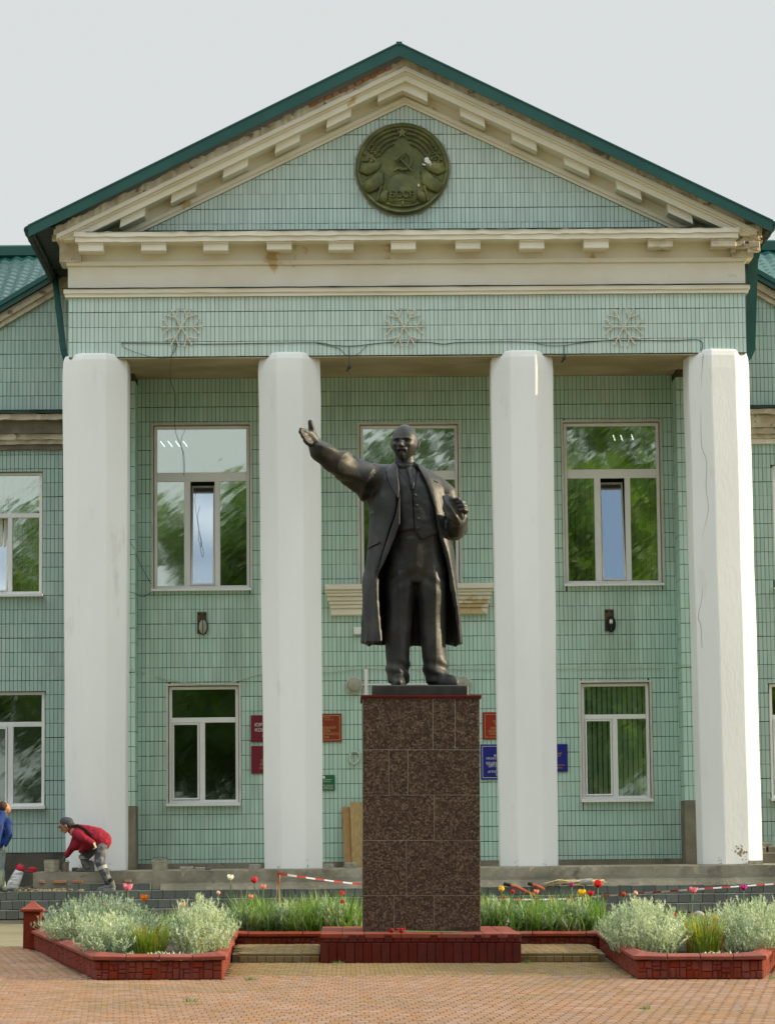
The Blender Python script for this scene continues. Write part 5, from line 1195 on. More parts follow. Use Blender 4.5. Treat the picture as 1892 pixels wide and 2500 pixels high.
def bed(lab, path, cuts, front_edge, group):
    t = thing('flower_bed_border', lab, 'flower bed', (path[1][0], path[1][1], 0), group, fg=True)
    tot = sum((Vector(a) - Vector(b)).length for a, b in zip(path, path[1:]))
    cuts = [0.0005] + [c for c in cuts if 0 < c < tot] + [tot - .0005]
    # core wall, set back behind the stones
    obj('wall_core', sweep(path, [(.016, -.05), (.016, .184), (.13, .184), (.13, -.05)]), 'red', t)
    acc = [0]
    for a, b in zip(path, path[1:]): acc.append(acc[-1] + (Vector(a) - Vector(b)).length)
    for a, b in zip(cuts, cuts[1:]):
        p = sub_path(path, a + .004, b - .004)
        if len(p) < 2: continue
        corner = {i for i, q in enumerate(p) if any((q - Vector(v)).length < 1e-4 for v in path[1:-1])}
        pr = [(-.030, .192), (-.032, .226), (.060, .252), (.158, .230), (.158, .192)]
        c = obj('coping_stone', sweep(p, pr, lambda i, k: (.022 if k == 2 else .006 if k in (1, 3) else 0) if i in corner else 0), 'red_lit', t)
        bv = c.modifiers.new('edge', 'BEVEL'); bv.width = .006; bv.segments = 2; bv.limit_method = 'ANGLE'
    # stones edge by edge
    for e in range(len(path) - 1):
        a, b = Vector(path[e]), Vector(path[e + 1]); d = (b - a).normalized(); n = Vector((d.y, -d.x)); L_ = (b - a).length
        k = max(1, round(L_ / .315)); joined = MB()
        for i in range(k):
            u0, u1 = L_ * i / k + (.012 if i else .004), L_ * (i + 1) / k - (.012 if i < k - 1 else .004)
            for (s0, s1, z0, z1) in stone_field(u0, u1, .004, .182):
                g_ = .0032; pr_ = rnd(.001, .008); s0 += g_; s1 -= g_; z0 += g_; z1 -= g_
                if s1 - s0 < .012 or z1 - z0 < .012: continue
                mb = MB() if e == front_edge else joined; o0 = len(mb.v)
                mb.bbox(s0, s1, -pr_, .02, z0, z1, .007)
                for q in range(o0, len(mb.v)):
                    s_, y_, z_ = mb.v[q]; w_ = a + d * s_ - n * (y_ + .006) ; mb.v[q] = (w_.x, w_.y, z_ + rnd(-.0015, .0015))
                if e == front_edge: obj('stone', mb, 'red', t)
        if e != front_edge: obj('stone_facing', joined, 'red', t, kind='stuff')
    return t
LP = [(-4.77, 36.62), (-3.285, 28.55), (-2.03, 28.55), (-2.17, 35.33), (-1.115, 35.33)]
def cutlist(path, fe):
    acc = [0]
    for a, b in zip(path, path[1:]): acc.append(acc[-1] + (Vector(a) - Vector(b)).length)
    f0, f1 = acc[fe], acc[fe + 1]; c = [f0 + (f1 - f0) * q for q in (.24, .5, .76)]
    s_ = f0 - .34
    while s_ > .2: c.append(s_); s_ -= .66
    s_ = f1 + .34
    while s_ < acc[-1] - .2: c.append(s_); s_ += .66
    return sorted(c)
tL = bed('red painted stone border of the left flower bed, ending in a capped post', LP, cutlist(LP, 1), 1, 'red borders of the flower beds')
RP = [(1.135, 35.33), (2.27, 35.33), (2.045, 28.55), (3.30, 28.55), (4.80, 36.62)]
tR = bed('red painted stone border of the right flower bed', RP, cutlist(RP, 2), 2, 'red borders of the flower beds')
for t, s in ((tL, -1), (tR, 1)):
    mb = MB(); cx = s * 4.775; mb.box(cx - .105, cx + .105, 36.50, 36.71, -.03, .455); obj('post', mb, 'red', t)
    mb = MB(); mb.rings([[(cx - q, 36.605 - q, z), (cx + q, 36.605 - q, z), (cx + q, 36.605 + q, z), (cx - q, 36.605 + q, z)] for q, z in ((.11, .456), (.145, .47), (.145, .495), (.10, .52), (.045, .565), (.008, .60))]); obj('post_cap', mb, 'red_lit', t)
    bk_ = MB(); a, b = sorted((s * 1.0, s * 4.75)); bk_.box(a, b, 37.32, 37.44, -.05, .17); obj('back_kerb', bk_, 'red', t)
so_ = MB()
so_.prism_z([(-4.70, 37.3), (-4.64, 36.5), (-3.18, 28.66), (-2.14, 28.66), (-2.28, 35.45), (2.38, 35.45), (2.15, 28.66), (3.20, 28.66), (4.68, 36.5), (4.70, 37.3)], -.02, .175)
o = obj('bed_soil', so_, 'soil', fg=True, kind='structure')

# paved step on each side of the plinth
for s in (-1, 1):
    t = thing('paved_step', None, None, (s * 1.6, 32.4, 0), fg=True); t['kind'] = 'structure'
    a, b = (1.115, 2.10)
    mb = MB(); x0, x1 = sorted((s * a, s * 2.24)); mb.prism_z([(s * a, 32.48), (s * 2.09, 32.48), (s * 2.17, 35.32), (s * a, 35.32)], -.05, .088); obj('step_core', mb, 'joint', t)
    sm_ = MB().tbox(-.047, .047, -.0965, .0965, -.03, 0, .004).mesh('paver'); sm_.materials.append(M['paver_moss'])
    for j in range(14):
        for i in range(11):
            x = a + .05 + i * .1 + (j % 2) * .03; y = 32.58 + j * .2
            if x + .045 < 2.095 + .08 * (j / 14): inst('paver', sm_, t, (s * x, y, .10 + rnd(-.002, .002)))
    em = MB().bbox(-.047, .047, 0, .05, .0, .066, .005).mesh('edge_brick'); em.materials.append(M['paver_moss'])
    for i in range(9): inst('edge_brick', em, t, (s * (a + .05 + i * .1), 32.462, .002))

# ---------------------------------------------------------------- plinth and granite pedestal
PL = thing('plinth', 'low dark red tiled plinth under the granite pedestal', 'plinth', (.015, 33.6, 0), fg=True)
mb = MB(); mb.box(-1.095, 1.125, 32.315, 34.98, -.05, .314); obj('plinth_core', mb, 'red_dark', PL)
wds = []; x = -1.105
while x < 1.13:
    w_ = rnd(.088, .108); wds.append((x, min(x + w_, 1.136))); x += w_
for (a, b) in wds:
    if b - a < .02: continue
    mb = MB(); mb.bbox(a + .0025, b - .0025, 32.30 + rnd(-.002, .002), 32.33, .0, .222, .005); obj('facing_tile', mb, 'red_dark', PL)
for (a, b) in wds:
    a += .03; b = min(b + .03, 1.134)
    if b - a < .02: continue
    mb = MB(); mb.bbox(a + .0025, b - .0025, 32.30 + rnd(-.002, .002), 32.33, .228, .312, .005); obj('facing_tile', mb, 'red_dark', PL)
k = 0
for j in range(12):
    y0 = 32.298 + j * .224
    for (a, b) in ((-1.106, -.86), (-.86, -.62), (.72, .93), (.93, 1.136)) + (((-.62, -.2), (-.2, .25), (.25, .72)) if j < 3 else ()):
        mb = MB(); mb.tbox(a + .0025, b - .0025, y0 + .002, y0 + .222, .28, .323 + rnd(-.0015, .0015), .004); obj('top_tile', mb, 'red_lit', PL)
for s, X in ((-1, -1.106), (1, 1.136)):
    for j in range(12):
        y0 = 32.34 + j * .22; mb = MB(); a, b = sorted((X, X - s * .02)); mb.box(a, b, y0 + .003, y0 + .217, 0, .312); obj('facing_tile', mb, 'red_dark', PL)
PD = thing('granite_pedestal', 'tall brown granite pedestal faced with polished slabs', 'pedestal', (.045, 33.7, .323), fg=True)
X0, X1, Y0, Y1 = -.628, .716, 33.05, 34.37
mb = MB(); mb.box(X0 + .008, X1 - .008, Y0 + .0055, Y1 - .008, .324, 2.985); obj('joint_mortar', mb, 'granite_joint', PD)
rows = [(.330, .734, (-.27, .188)), (.734, 1.360, (-.129,)), (1.360, 1.877, (.190,)), (1.877, 2.396, (-.33, -.112)), (2.396, 2.984, (.177, .432))]
for z0, z1, sp in rows:
    xs = [X0, *sp, X1]
    for a, b in zip(xs, xs[1:]):
        mb = MB(); g_ = .0034; mb.bbox(a + (g_ if a > X0 else 0), b - (g_ if b < X1 else 0), Y0 + rnd(-.0015, .0015), Y0 + .03, z0 + .003, z1 - .003, .003); obj('granite_slab', mb, 'granite', PD)
    for X in (X0, X1 - .03):
        for a, b in ((Y0 + .0325, 33.75), (33.755, Y1)):
            mb = MB(); mb.box(X + rnd(-.001, .001), X + .03, a, b, z0 + .003, z1 - .003); obj('granite_slab', mb, 'granite', PD)
for z0, z1, sp in rows:
    for a, b in ((X0 + .033, .04), (.045, X1 - .033)):
        mb = MB(); mb.box(a, b, Y1 - .009, Y1 + .004, z0 + .003, z1 - .003); obj('granite_slab', mb, 'granite', PD)
mb = MB(); mb.bbox(X0 - .024, X1 + .022, Y0 - .024, Y1 + .02, 2.988, 3.024, .006); obj('cap_plate', mb, 'red_dark', PD)
# carnations laid on the plinth
t = thing('carnations', 'dark red carnations with long green stems laid on the plinth', 'flowers', (-.2, 32.55, .325), fg=True)
for k, (x0, y0, x1, y1) in enumerate(((-.30, 32.52, .28, 32.60), (-.22, 32.56, .45, 32.50), (-.19, 32.47, .36, 32.56), (-.17, 32.60, .50, 32.64))):
    mb = MB(); mb.tube([(x0, y0, .345), (lerp(x0, x1, .5), lerp(y0, y1, .5) + .01, .338), (x1, y1, .332)], .0045, 5); obj('stem', mb, 'stem', t)
    mb = MB()
    for _ in range(22): mb.ball((x0 - .012 + rnd(-.022, .022), y0 + rnd(-.024, .024), .352 + rnd(-.014, .02)), rnd(.010, .018), .012, rnd(.006, .012), 6, 4)
    obj('bloom', mb, 'carnation', t)

# ---------------------------------------------------------------- planting
def blade(mb, p, az, h, lean, wd, seg=4, curl=1.0):
    """a narrow leaf rising from p and bowing over"""
    dx, dy = math.cos(az), math.sin(az); sx, sy = -dy, dx; vs = []
    for i in range(seg + 1):
        t = i / seg; q = lean * t ** (1.4 + curl * .6); z = h * (t - .28 * curl * (lean / max(h, .01)) * t ** 3)
        w_ = wd * (1 - t ** 2.2) * (.65 + .6 * t) if i < seg else .0006
        vs += [(p[0] + dx * q - sx * w_, p[1] + dy * q - sy * w_, p[2] + z), (p[0] + dx * q + sx * w_, p[1] + dy * q + sy * w_, p[2] + z)]
    mb.add(vs, [(2 * i, 2 * i + 1, 2 * i + 3, 2 * i + 2) for i in range(seg)])
def bush(lab, cx, cy, rx, ry, h, stems, group):
    t = thing('silver_shrub', lab, 'shrub', (cx, cy, .17), group, fg=True); lf, st = MB(), MB()
    for _ in range(stems):
        a = rnd(0, 2 * PI); q = math.sqrt(random.random()); bx, by = cx + rx * .72 * q * math.cos(a), cy + ry * .78 * q * math.sin(a)
        hh = h * (1 - .55 * q ** 2.2) * rnd(.66, 1.04); ex_, ey_ = cx + (bx - cx) * 1.3 + rnd(-.11, .11), cy + (by - cy) * 1.12 + rnd(-.11, .11)
        P = [Vector((bx, by, .17)), Vector((lerp(bx, ex_, .35), lerp(by, ey_, .35), .17 + hh * .55)), Vector((ex_, ey_, .17 + hh))]
        st.tube(P, [.004, .003, .0015], 4, False)
        n = int(16 + hh * 46)
        for k in range(n):
            u = rnd(.12, 1.0) ** .8; p = P[0].lerp(P[1], u * 2) if u < .5 else P[1].lerp(P[2], u * 2 - 1)
            az = rnd(0, 2 * PI); l = rnd(.04, .095) * (1.15 - .35 * u); blade(lf, p, az, l * rnd(.1, .8), l * rnd(.55, 1.05), rnd(.0055, .0105), 2, .8)
        for k in range(5):
            az = rnd(0, 2 * PI); blade(lf, P[2], az, rnd(.03, .06), rnd(.005, .03), rnd(.004, .007), 2, .3)
    obj('foliage', lf, 'silver_leaf', t); obj('stems', st, 'silver_leaf', t)
G_ = 'silver leaved shrubs in the beds'
bush('broad silver shrub beside the capped post, left bed', -3.68, 33.8, .74, 1.7, .55, 520, G_)
bush('silver shrub at the front left corner of the left bed', -3.25, 30.3, .42, 1.25, .42, 300, G_)
bush('tall silver shrub at the right corner of the left bed', -2.33, 30.4, .35, 1.3, .60, 340, G_)
bush('tall silver shrub at the left corner of the right bed', 2.40, 31.3, .46, 1.9, .55, 440, G_)
bush('broad silver shrub right of the yellow day lilies, right bed', 3.72, 31.6, .72, 2.2, .54, 540, G_)
bush('low grey shrub among bulb leaves right of the pedestal', 1.05, 35.85, .34, .40, .46, 170, G_)
bush('low grey shrub among bulb leaves, next to the right shrub', 1.95, 35.85, .32, .40, .44, 160, G_)
bush('low grey shrub among bulb leaves left of the pedestal', -.95, 35.85, .34, .40, .44, 170, G_)
bush('low grey shrub in the middle of the left bulb leaves', -1.60, 35.85, .26, .35, .42, 110, G_)
bush('low grey shrub at the left end of the left bulb leaves', -2.05, 35.8, .22, .35, .38, 90, G_)
bush('low grey shrub midway along the right bulb leaves', 1.5, 35.8, .22, .32, .30, 80, G_)
bl = MB()
def strip(x0, x1, y0, y1, n, h0, h1):
    for _ in range(n):
        # bulbs grow in clumps
        cx, cy = rnd(x0, x1), rnd(y0, y1); hc = rnd(h0 * .8, h1)
        for _ in range(7):
            blade(bl, (cx + rnd(-.05, .05), cy + rnd(-.06, .06), .165), rnd(0, 2 * PI), hc * rnd(.65, 1.1), rnd(.05, .30), rnd(.007, .015), 5, 1.15)
strip(-2.20, -.64, 35.52, 36.9, 420, .36, .60); strip(.72, 2.35, 35.52, 36.9, 420, .36, .60); strip(-.65, .75, 36.0, 36.9, 60, .28, .42)
strip(-3.9, -2.35, 34.6, 36.7, 130, .26, .40); strip(2.35, 3.9, 34.9, 36.7, 130, .26, .42); strip(4.0, 4.5, 35.3, 36.7, 40, .3, .45); strip(-4.4, -4.0, 35.2, 36.7, 24, .3, .44)
o = obj('bulb_foliage', bl, 'green_leaf', fg=True, kind='stuff'); o['label'] = 'dense green tulip and narcissus leaves filling the beds'
def lily(lab, cx, cy, r_, h, n):
    t = thing('day_lily', lab, 'day lily', (cx, cy, .17), 'yellowing day lilies in the beds', fg=True); mb = MB()
    for _ in range(n):
        a = rnd(0, 2 * PI); q = r_ * math.sqrt(random.random()) * .6; blade(mb, (cx + q * math.cos(a), cy + 1.6 * q * math.sin(a), .17), a + rnd(-.7, .7), h * rnd(.55, 1.1), rnd(.05, .2), rnd(.006, .011), 5, 1.1)
    obj('leaves', mb, 'lily_leaf', t)
lily('day lily clump with orange tinged leaves between two silver shrubs, left bed', -2.83, 29.7, .27, .36, 260)
lily('day lily clump with yellow leaves between two silver shrubs, right bed', 2.98, 30.7, .32, .43, 300)
rs = MB()   # rosettes of broader grey-green leaves at the front
for (cx, cy) in ((-2.95, 28.9), (-2.72, 28.85), (-2.62, 28.9), (-2.5, 28.85), (2.8, 28.85), (3.05, 28.8), (-2.28, 35.6), (2.25, 35.6), (2.9, 28.9)):
    for _ in range(34): blade(rs, (cx + rnd(-.04, .04), cy + rnd(-.05, .05), .17), rnd(0, 2 * PI), rnd(.03, .12), rnd(.03, .12), rnd(.010, .02), 4, .9)
o = obj('front_rosettes', rs, 'silver_leaf', fg=True, kind='stuff'); o['label'] = 'low grey green leaf rosettes along the front of the beds'
def tulip(lab, x, y, z, col, kind='tulip', s=1.0, openn=.0):
    t = thing('tulip' if kind != 'lily' else 'lily_flower', lab, 'tulip' if kind != 'lily' else 'lily', (x, y, .17), 'flowers standing above the beds', fg=True)
    bx, by = x + rnd(-.03, .03), y + rnd(-.02, .02)
    mb = MB(); mb.tube(catmull([(bx, by, .165), (lerp(bx, x, .4) + rnd(-.01, .01), by, lerp(.17, z, .5)), (x, y, z - .03 * s)], 4), .007, 6); obj('stem', mb, 'stem', t)
    mb = MB()
    for k in range(2): blade(mb, (bx, by, .17), rnd(0, 2 * PI), rnd(.15, .28), rnd(.05, .12), .016, 5, .8)
    if kind == 'lily':
        for k in range(26): blade(mb, (x, y, lerp(.28, z - .05, k / 25)), rnd(0, 2 * PI), .035, .05, .006, 2, .5)
    obj('leaf', mb, 'green_leaf', t)
    mb = MB(); H = .080 * s
    for k in range(6):
        a = k * PI / 3 + rnd(-.1, .1); inner = .92 if k % 2 else 1.0; vs = []
        for i in range(6):
            u = i / 5; rr_ = s * (.006 + .036 * math.sin(min(u * 1.9, 1.0) * PI / 2)) * inner * (1 - (.62 - openn * 1.5) * (max(0, u - .45) / .55) ** 1.6); zz = z - .040 * s + H * (u - (.10 if k % 2 else 0) * u * u) * (1 - .3 * openn * u) + (.006 * s * math.sin(k * 2.1) * u)
            w_ = s * .034 * math.sin(PI * (.10 + .66 * u)) ** .7 * (1 if u < .98 else .55)
            for j in (-1, 0, 1):
                aa = a + j * w_ / max(rr_, .012); q = rr_ * (1 if j == 0 else .97); vs.append((x + q * math.cos(aa), y + q * math.sin(aa), zz))
        mb.add(vs, [(3 * i + j, 3 * i + j + 1, 3 * i + j + 4, 3 * i + j + 3) for i in range(5) for j in (0, 1)])
    obj('bloom', mb, 'petal_' + col, t, smooth=True)
for a in (('open pink tulip standing over the left silver shrub', -3.45, 34.9, .80, 'pink', 'tulip', 1.3, .5), ('white tulip at the left end of the green bulb leaves', -2.26, 36.0, .90, 'white', 'tulip', 1.0, .3),
          ('orange lily with leafy stem behind the left day lilies', -3.16, 33.6, .70, 'orange', 'lily', 1.15, .5), ('small orange lily half sunk in the left silver shrub', -3.75, 35.2, .585, 'orange', 'lily', .7, .2),
          ('tall red tulip beside the knotted tape', -1.96, 36.0, .865, 'red', 'tulip', 1.05, .0), ('pale salmon tulip between red tulip and knotted tape', -1.85, 36.0, .785, 'salmon', 'tulip', .85, .4), ('faded salmon tulip low beneath the pale one', -2.0, 35.9, .66, 'salmon', 'tulip', .8, .3),
          ('closed pale bud left of the white tulip', -2.40, 35.8, .71, 'pale', 'tulip', .65, .0), ('faded salmon bud above the right shrub of the left bed', -2.79, 35.0, .59, 'salmon', 'tulip', .75, .3),
          ('red tulip near the pedestal, left of it', -.87, 36.0, .70, 'red', 'tulip', .85, .0), ('lower red tulip near the pedestal, left of it', -.86, 35.8, .60, 'red', 'tulip', .8, .2),
          ('yellow tulip nearest the pedestal, right of it', 1.115, 36.0, .755, 'yellow', 'tulip', .95, .0), ('small red tulip right of the yellow one', 1.255, 36.0, .72, 'red', 'tulip', .65, .0), ('dark red bud low behind the yellow tulip', 1.16, 36.2, .64, 'red', 'tulip', .55, .0),
          ('salmon tulip in front of the orange handles', 1.55, 36.0, .72, 'salmon', 'tulip', .8, .4), ('cream yellow tulip low among leaves beside the straw bundle', 2.11, 35.9, .71, 'yellow', 'tulip', 1.2, .4), ('magenta tulip over the cream yellow one', 2.0, 36.1, .80, 'magenta', 'tulip', .75, .1),
          ('open red tulip at the end of the straw bundle', 2.32, 36.0, .815, 'red', 'tulip', 1.3, .2), ('low wine red tulip beneath the open red one', 2.22, 35.9, .70, 'red', 'tulip', .9, .5), ('rust coloured drooping tulip by the right shrub', 2.63, 35.9, .685, 'rust', 'tulip', .8, .0), ('pale salmon pointed bud by the tape', 2.79, 36.0, .70, 'pale', 'tulip', .7, .0),
          ('pink tulip on a tall stem over the yellow day lilies', 3.51, 36.0, .74, 'pink', 'tulip', 1.2, .5), ('magenta tulip near the right stake', 4.14, 36.0, .77, 'magenta', 'tulip', 1.0, .1), ('rust red flower low beside the right day lilies', 2.93, 33.0, .52, 'rust', 'lily', .7, .4), ('small red flower at the foot of the right day lilies', 2.92, 31.6, .42, 'red', 'tulip', .55, .2), ('yellow flower on top of the right day lilies', 3.2, 31.4, .52, 'yellow', 'lily', .75, .3)):
    tulip(*a)
o = MB(); o.ball((3.62, 36.4, .42), .075, .05, .05, 10, 6); o = obj('pale_stone', o, 'block', fg=True, smooth=True); props(o, 'pale stone behind the yellow day lilies', 'stone')
# ---------------------------------------------------------------- the bronze statue
SY = 33.70
STA = thing('statue', 'bronze statue of a bald bearded man in overcoat, arm outstretched, cap in hand', 'statue', (.04, SY, 3.025), fg=True)
mb = MB(); mb.bbox(-.521, .594, 33.22, 34.22, 3.026, 3.148, .012); obj('base_plate', mb, 'bronze_dark', STA)
def el(cx, cy, z, rx, ry, n=32, pw=1.0, a0=0.0):
    out = []
    for j in range(n):
        a = 2 * PI * j / n + a0; c, s = math.cos(a), math.sin(a)
        out.append((cx + rx * (abs(c) ** pw) * (1 if c >= 0 else -1), SY + cy + ry * (abs(s) ** pw) * (1 if s >= 0 else -1), z))
    return out
# trousers and trunk
mb = MB()
mb.rings([el(*q) for q in ((-.20, .0, 3.20, .125, .16), (-.205, .0, 3.26, .132, .165), (-.208, .0, 3.40, .14, .165), (-.212, .0, 3.65, .152, .17), (-.205, .01, 3.95, .16, .18), (-.19, .02, 4.3, .185, .21), (-.165, .03, 4.55, .20, .23), (-.14, .03, 4.75, .19, .22))])
mb.rings([el(*q) for q in ((.245, .02, 3.20, .128, .165), (.243, .02, 3.26, .134, .168), (.232, .02, 3.40, .142, .165), (.212, .02, 3.65, .150, .17), (.20, .02, 3.95, .158, .18), (.185, .02, 4.3, .185, .21), (.165, .03, 4.55, .20, .23), (.14, .03, 4.75, .19, .22))])
TAB = ((4.38, .0, .03, .27, .20), (4.55, .0, .03, .35, .25), (4.75, .01, .03, .345, .265), (4.95, .015, .02, .34, .275), (5.15, .0, .02, .345, .27), (5.35, -.03, .02, .365, .265), (5.52, -.06, .02, .365, .245), (5.65, -.09, .03, .30, .205), (5.74, -.12, .03, .19, .155), (5.82, -.13, .03, .13, .13))
mb.rings([el(cx, cy, z, rx, ry) for z, cx, cy, rx, ry in TAB])
mb.limb([(-.13, SY + .02, 5.66), (-.132, SY + .0, 5.92)], [.135, .118], 18)
# shoes
mb.limb([(-.20, SY + .04, 3.21), (-.205, SY - .10, 3.205), (-.205, SY - .26, 3.185)], [(.085, .095), (.085, .10), (.055, .085)], 14)
mb.limb([(.235, SY + .03, 3.215), (.31, SY - .07, 3.21), (.42, SY - .19, 3.185)], [(.085, .095), (.085, .10), (.055, .085)], 14)
def trunk_y(x, z):
    cx = table([(a[0], a[1]) for a in TAB], z); cy = table([(a[0], a[2]) for a in TAB], z); rx = table([(a[0], a[3]) for a in TAB], z); ry = table([(a[0], a[4]) for a in TAB], z)
    u = max(-.98, min(.98, (x - cx) / rx)); return SY + cy - ry * math.sqrt(1 - u * u)
bodyme = fuse(mb, .016, 4)
def trouser_fold(co, n):
    z = co.z
    if z > 4.9: return 0
    side = -1 if co.x < .02 else 1; a = co.x - (-.2 if side < 0 else .22)
    f = .014 * mnoise.noise(Vector((co.x * 7, co.y * 7, z * 2.2))) * 1.6
    f += .014 * math.exp(-((z - 3.36) / .09) ** 2) * math.sin((z - 3.2) * 34 + co.x * 14 + co.y * 6)     # breaks over the shoes
    f += .012 * math.exp(-((a + .0) / .025) ** 2) * (1 if n.y < -.2 and 3.3 < z < 4.5 else 0)               # the crease
    f += .006 * math.exp(-((z - 4.40) / .12) ** 2) * math.sin((z + abs(co.x) * .7) * 36) * (1 if n.y < 0 else .3)
    return f
displace(bodyme, trouser_fold)
obj('trousers_and_trunk', bodyme, 'bronze', STA)

# head: a sculpted ellipsoid turned a little to its right and lifted
def make_head():
    nu, nv = 96, 72; vs = []; rx, ry_, rz = .152, .188, .232
    def g(u, v, cu, cv, su, sv): return math.exp(-((u - cu) / su) ** 2 - ((v - cv) / sv) ** 2)
    for i in range(nv + 1):
        t = min(max(PI * i / nv, .03), PI - .03); v = -math.cos(t)
        for j in range(nu):
            p = 2 * PI * j / nu; sx, sy = math.sin(p), -math.cos(p); s_ = math.sin(t)       # p = 0 is the face
            u = math.atan2(sx, -sy); fr = max(0.0, -sy) * s_
            x, y, z = rx * s_ * sx, ry_ * s_ * sy, rz * v
            jaw = sm(-.1, -.95, v); x *= 1 - .22 * jaw; y *= 1 - .10 * jaw * (1 if sy < 0 else 2.4)
            if v > 0: x *= 1 + .05 * math.sin(v * PI); y *= 1.0 + .06 * (sy > 0) * math.sin(v * PI)
            d = 0.0
            if fr > 0:
                d += .020 * g(u, v, .42, .15, .26, .05) + .020 * g(u, v, -.42, .15, .26, .05) + .006 * g(u, v, 0, .13, .18, .08)      # brows
                d -= .040 * g(u, v, .40, .03, .22, .085) + .040 * g(u, v, -.40, .03, .22, .085)                                      # sockets
                d += .010 * g(u, v, .42, .02, .12, .03) + .010 * g(u, v, -.42, .02, .12, .03)                                          # lids
                d += .012 * g(u, v, .66, -.14, .22, .14) + .012 * g(u, v, -.66, -.14, .22, .14)                                        # cheekbones
                d += .045 * math.exp(-(u / .115) ** 2) * sm(.12, -.20, v) * sm(-.33, -.22, v) + .016 * g(u, v, .15, -.235, .09, .05) + .016 * g(u, v, -.15, -.235, .09, .05)
                d += .026 * g(u, v, .20, -.395, .22, .06) + .026 * g(u, v, -.20, -.395, .22, .06) + .014 * g(u, v, .42, -.46, .10, .07) + .014 * g(u, v, -.42, -.46, .10, .07)   # moustache
                d -= .012 * g(u, v, 0, -.485, .18, .025)
                d += .014 * g(u, v, 0, -.54, .16, .035)
                d += .040 * g(u, v, 0, -.74, .36, .17) + .012 * g(u, v, 0, -.62, .24, .07)                                                  # beard
                d -= .008 * g(u, v, .55, -.40, .10, .16) + .008 * g(u, v, -.55, -.40, .10, .16)
            if sy > -.2 and v < .28 and v > -.6 : d += .004                                                                              # fringe of hair
            l = math.sqrt(x * x + y * y + z * z) or 1; x += x / l * d; y += y / l * d; z += z / l * d * .5
            if fr > .3 and v < -.7: z -= .010 * sm(-.7, -.95, v)
            vs.append((x, y, z))
    m_ = MB(); m_.add(vs, [(i * nu + j, i * nu + (j + 1) % nu, (i + 1) * nu + (j + 1) % nu, (i + 1) * nu + j) for i in range(nv) for j in range(nu)] + [tuple(range(nu - 1, -1, -1)), tuple(range(nv * nu, nv * nu + nu))])
    for s in (-1, 1):   # ears
        m_.limb([(s * .146, .012, -.050), (s * .154, .02, -.005), (s * .158, .032, .028)], [(.016, .018), (.014, .026), (.014, .022)], 12)
        m_.tube([(s * .153 + s * .008 * math.sin(a), .022 + .026 * math.cos(a), -.008 + .046 * math.sin(a)) for a in [2 * PI * k / 16 for k in range(17)]], .009, 6)
    return m_
hm_ = make_head(); hme = hm_.mesh('head', True)
hme.transform(Matrix.Translation((-.128, SY - .03, 6.035)) @ Matrix.Rotation(R(-15), 4, 'Z') @ Matrix.Rotation(R(-3), 4, 'X'))
obj('head', hme, 'bronze', STA)

# overcoat: an open shell, the fronts falling apart, sleeves and collar melted into it
LO = [(3.66, -.640), (4.0, -.628), (4.4, -.612), (4.78, -.575), (5.16, -.555), (5.38, -.575), (5.5, -.55), (5.62, -.50), (5.70, -.42), (5.76, -.33), (5.81, -.26)]
RO = [(3.66, .556), (4.0, .535), (4.4, .487), (4.8, .44), (5.16, .40), (5.35, .385), (5.5, .365), (5.62, .30), (5.70, .20), (5.76, .10), (5.81, .0)]
LE = [(3.66, -.395), (4.0, -.43), (4.44, -.468), (4.62, -.42), (4.82, -.357), (5.16, -.247), (5.30, -.222), (5.44, -.207), (5.6, -.218), (5.75, -.236), (5.81, -.24)]
RE = [(3.66, .530), (4.0, .50), (4.5, .41), (4.78, .327), (4.97, .262), (5.235, .215), (5.54, .113), (5.765, .019), (5.81, -.02)]
DP = [(3.66, .40), (4.4, .37), (4.8, .345), (5.16, .335), (5.4, .325), (5.6, .28), (5.7, .235), (5.81, .17)]
def coat_ring(z, off):
    l, r_ = table(LO, z), table(RO, z); cx, a = (l + r_) / 2, (r_ - l) / 2; b = table(DP, z); le, re = table(LE, z), table(RE, z)
    fa = lambda x: math.asin(max(-.985, min(.985, (x - cx) / a)))
    p0, p1 = fa(re), 2 * PI + fa(le); out = []; n = 84
    for j in range(n + 1):
        p = lerp(p0, p1, j / n); hem = sm(4.9, 3.7, z)
        f = hem * (.020 * math.sin(p * 7 + .6) + .012 * math.sin(p * 13 + 2 + z * .7)) * (1 if .25 < j / n < .96 else .3) + .005 * math.sin(p * 9 + z * 5)
        roll = .022 * math.exp(-(j / 5) ** 2) + .022 * math.exp(-((n - j) / 5) ** 2)
        sx, cy_ = math.sin(p), math.cos(p); px, py = abs(sx) ** .9 * (1 if sx > 0 else -1), abs(cy_) ** .9 * (1 if cy_ > 0 else -1)
        q = off + f
        out.append((cx + (a + q) * px, SY + .03 - (b + q + roll) * py, z))
    return out
zs = [3.655 + (5.815 - 3.655) * i / 60 for i in range(61)]
mb = MB(); n1 = 85; outer = [coat_ring(z, 0.0) for z in zs]; inner = [coat_ring(z, -.05) for z in zs]
cell = [o_ + i_[::-1] for o_, i_ in zip(outer, inner)]
mb.rings(cell)
# outstretched right sleeve
sl = [(-.30, .04, 5.58), (-.46, .0, 5.60), (-.60, -.06, 5.64), (-.78, -.16, 5.70), (-.95, -.28, 5.79), (-1.07, -.37, 5.86), (-1.135, -.41, 5.90)]
sr_ = [(.20, .22), (.205, .20), (.195, .178), (.175, .160), (.155, .142), (.140, .135), (.138, .132)]
mb.limb([(x, SY + y, z) for x, y, z in sl], sr_, 24)
mb.limb([(-.42, SY + .02, 5.50), (-.62, SY - .04, 5.50), (-.80, SY - .12, 5.58)], [.15, .13, .09], 18)
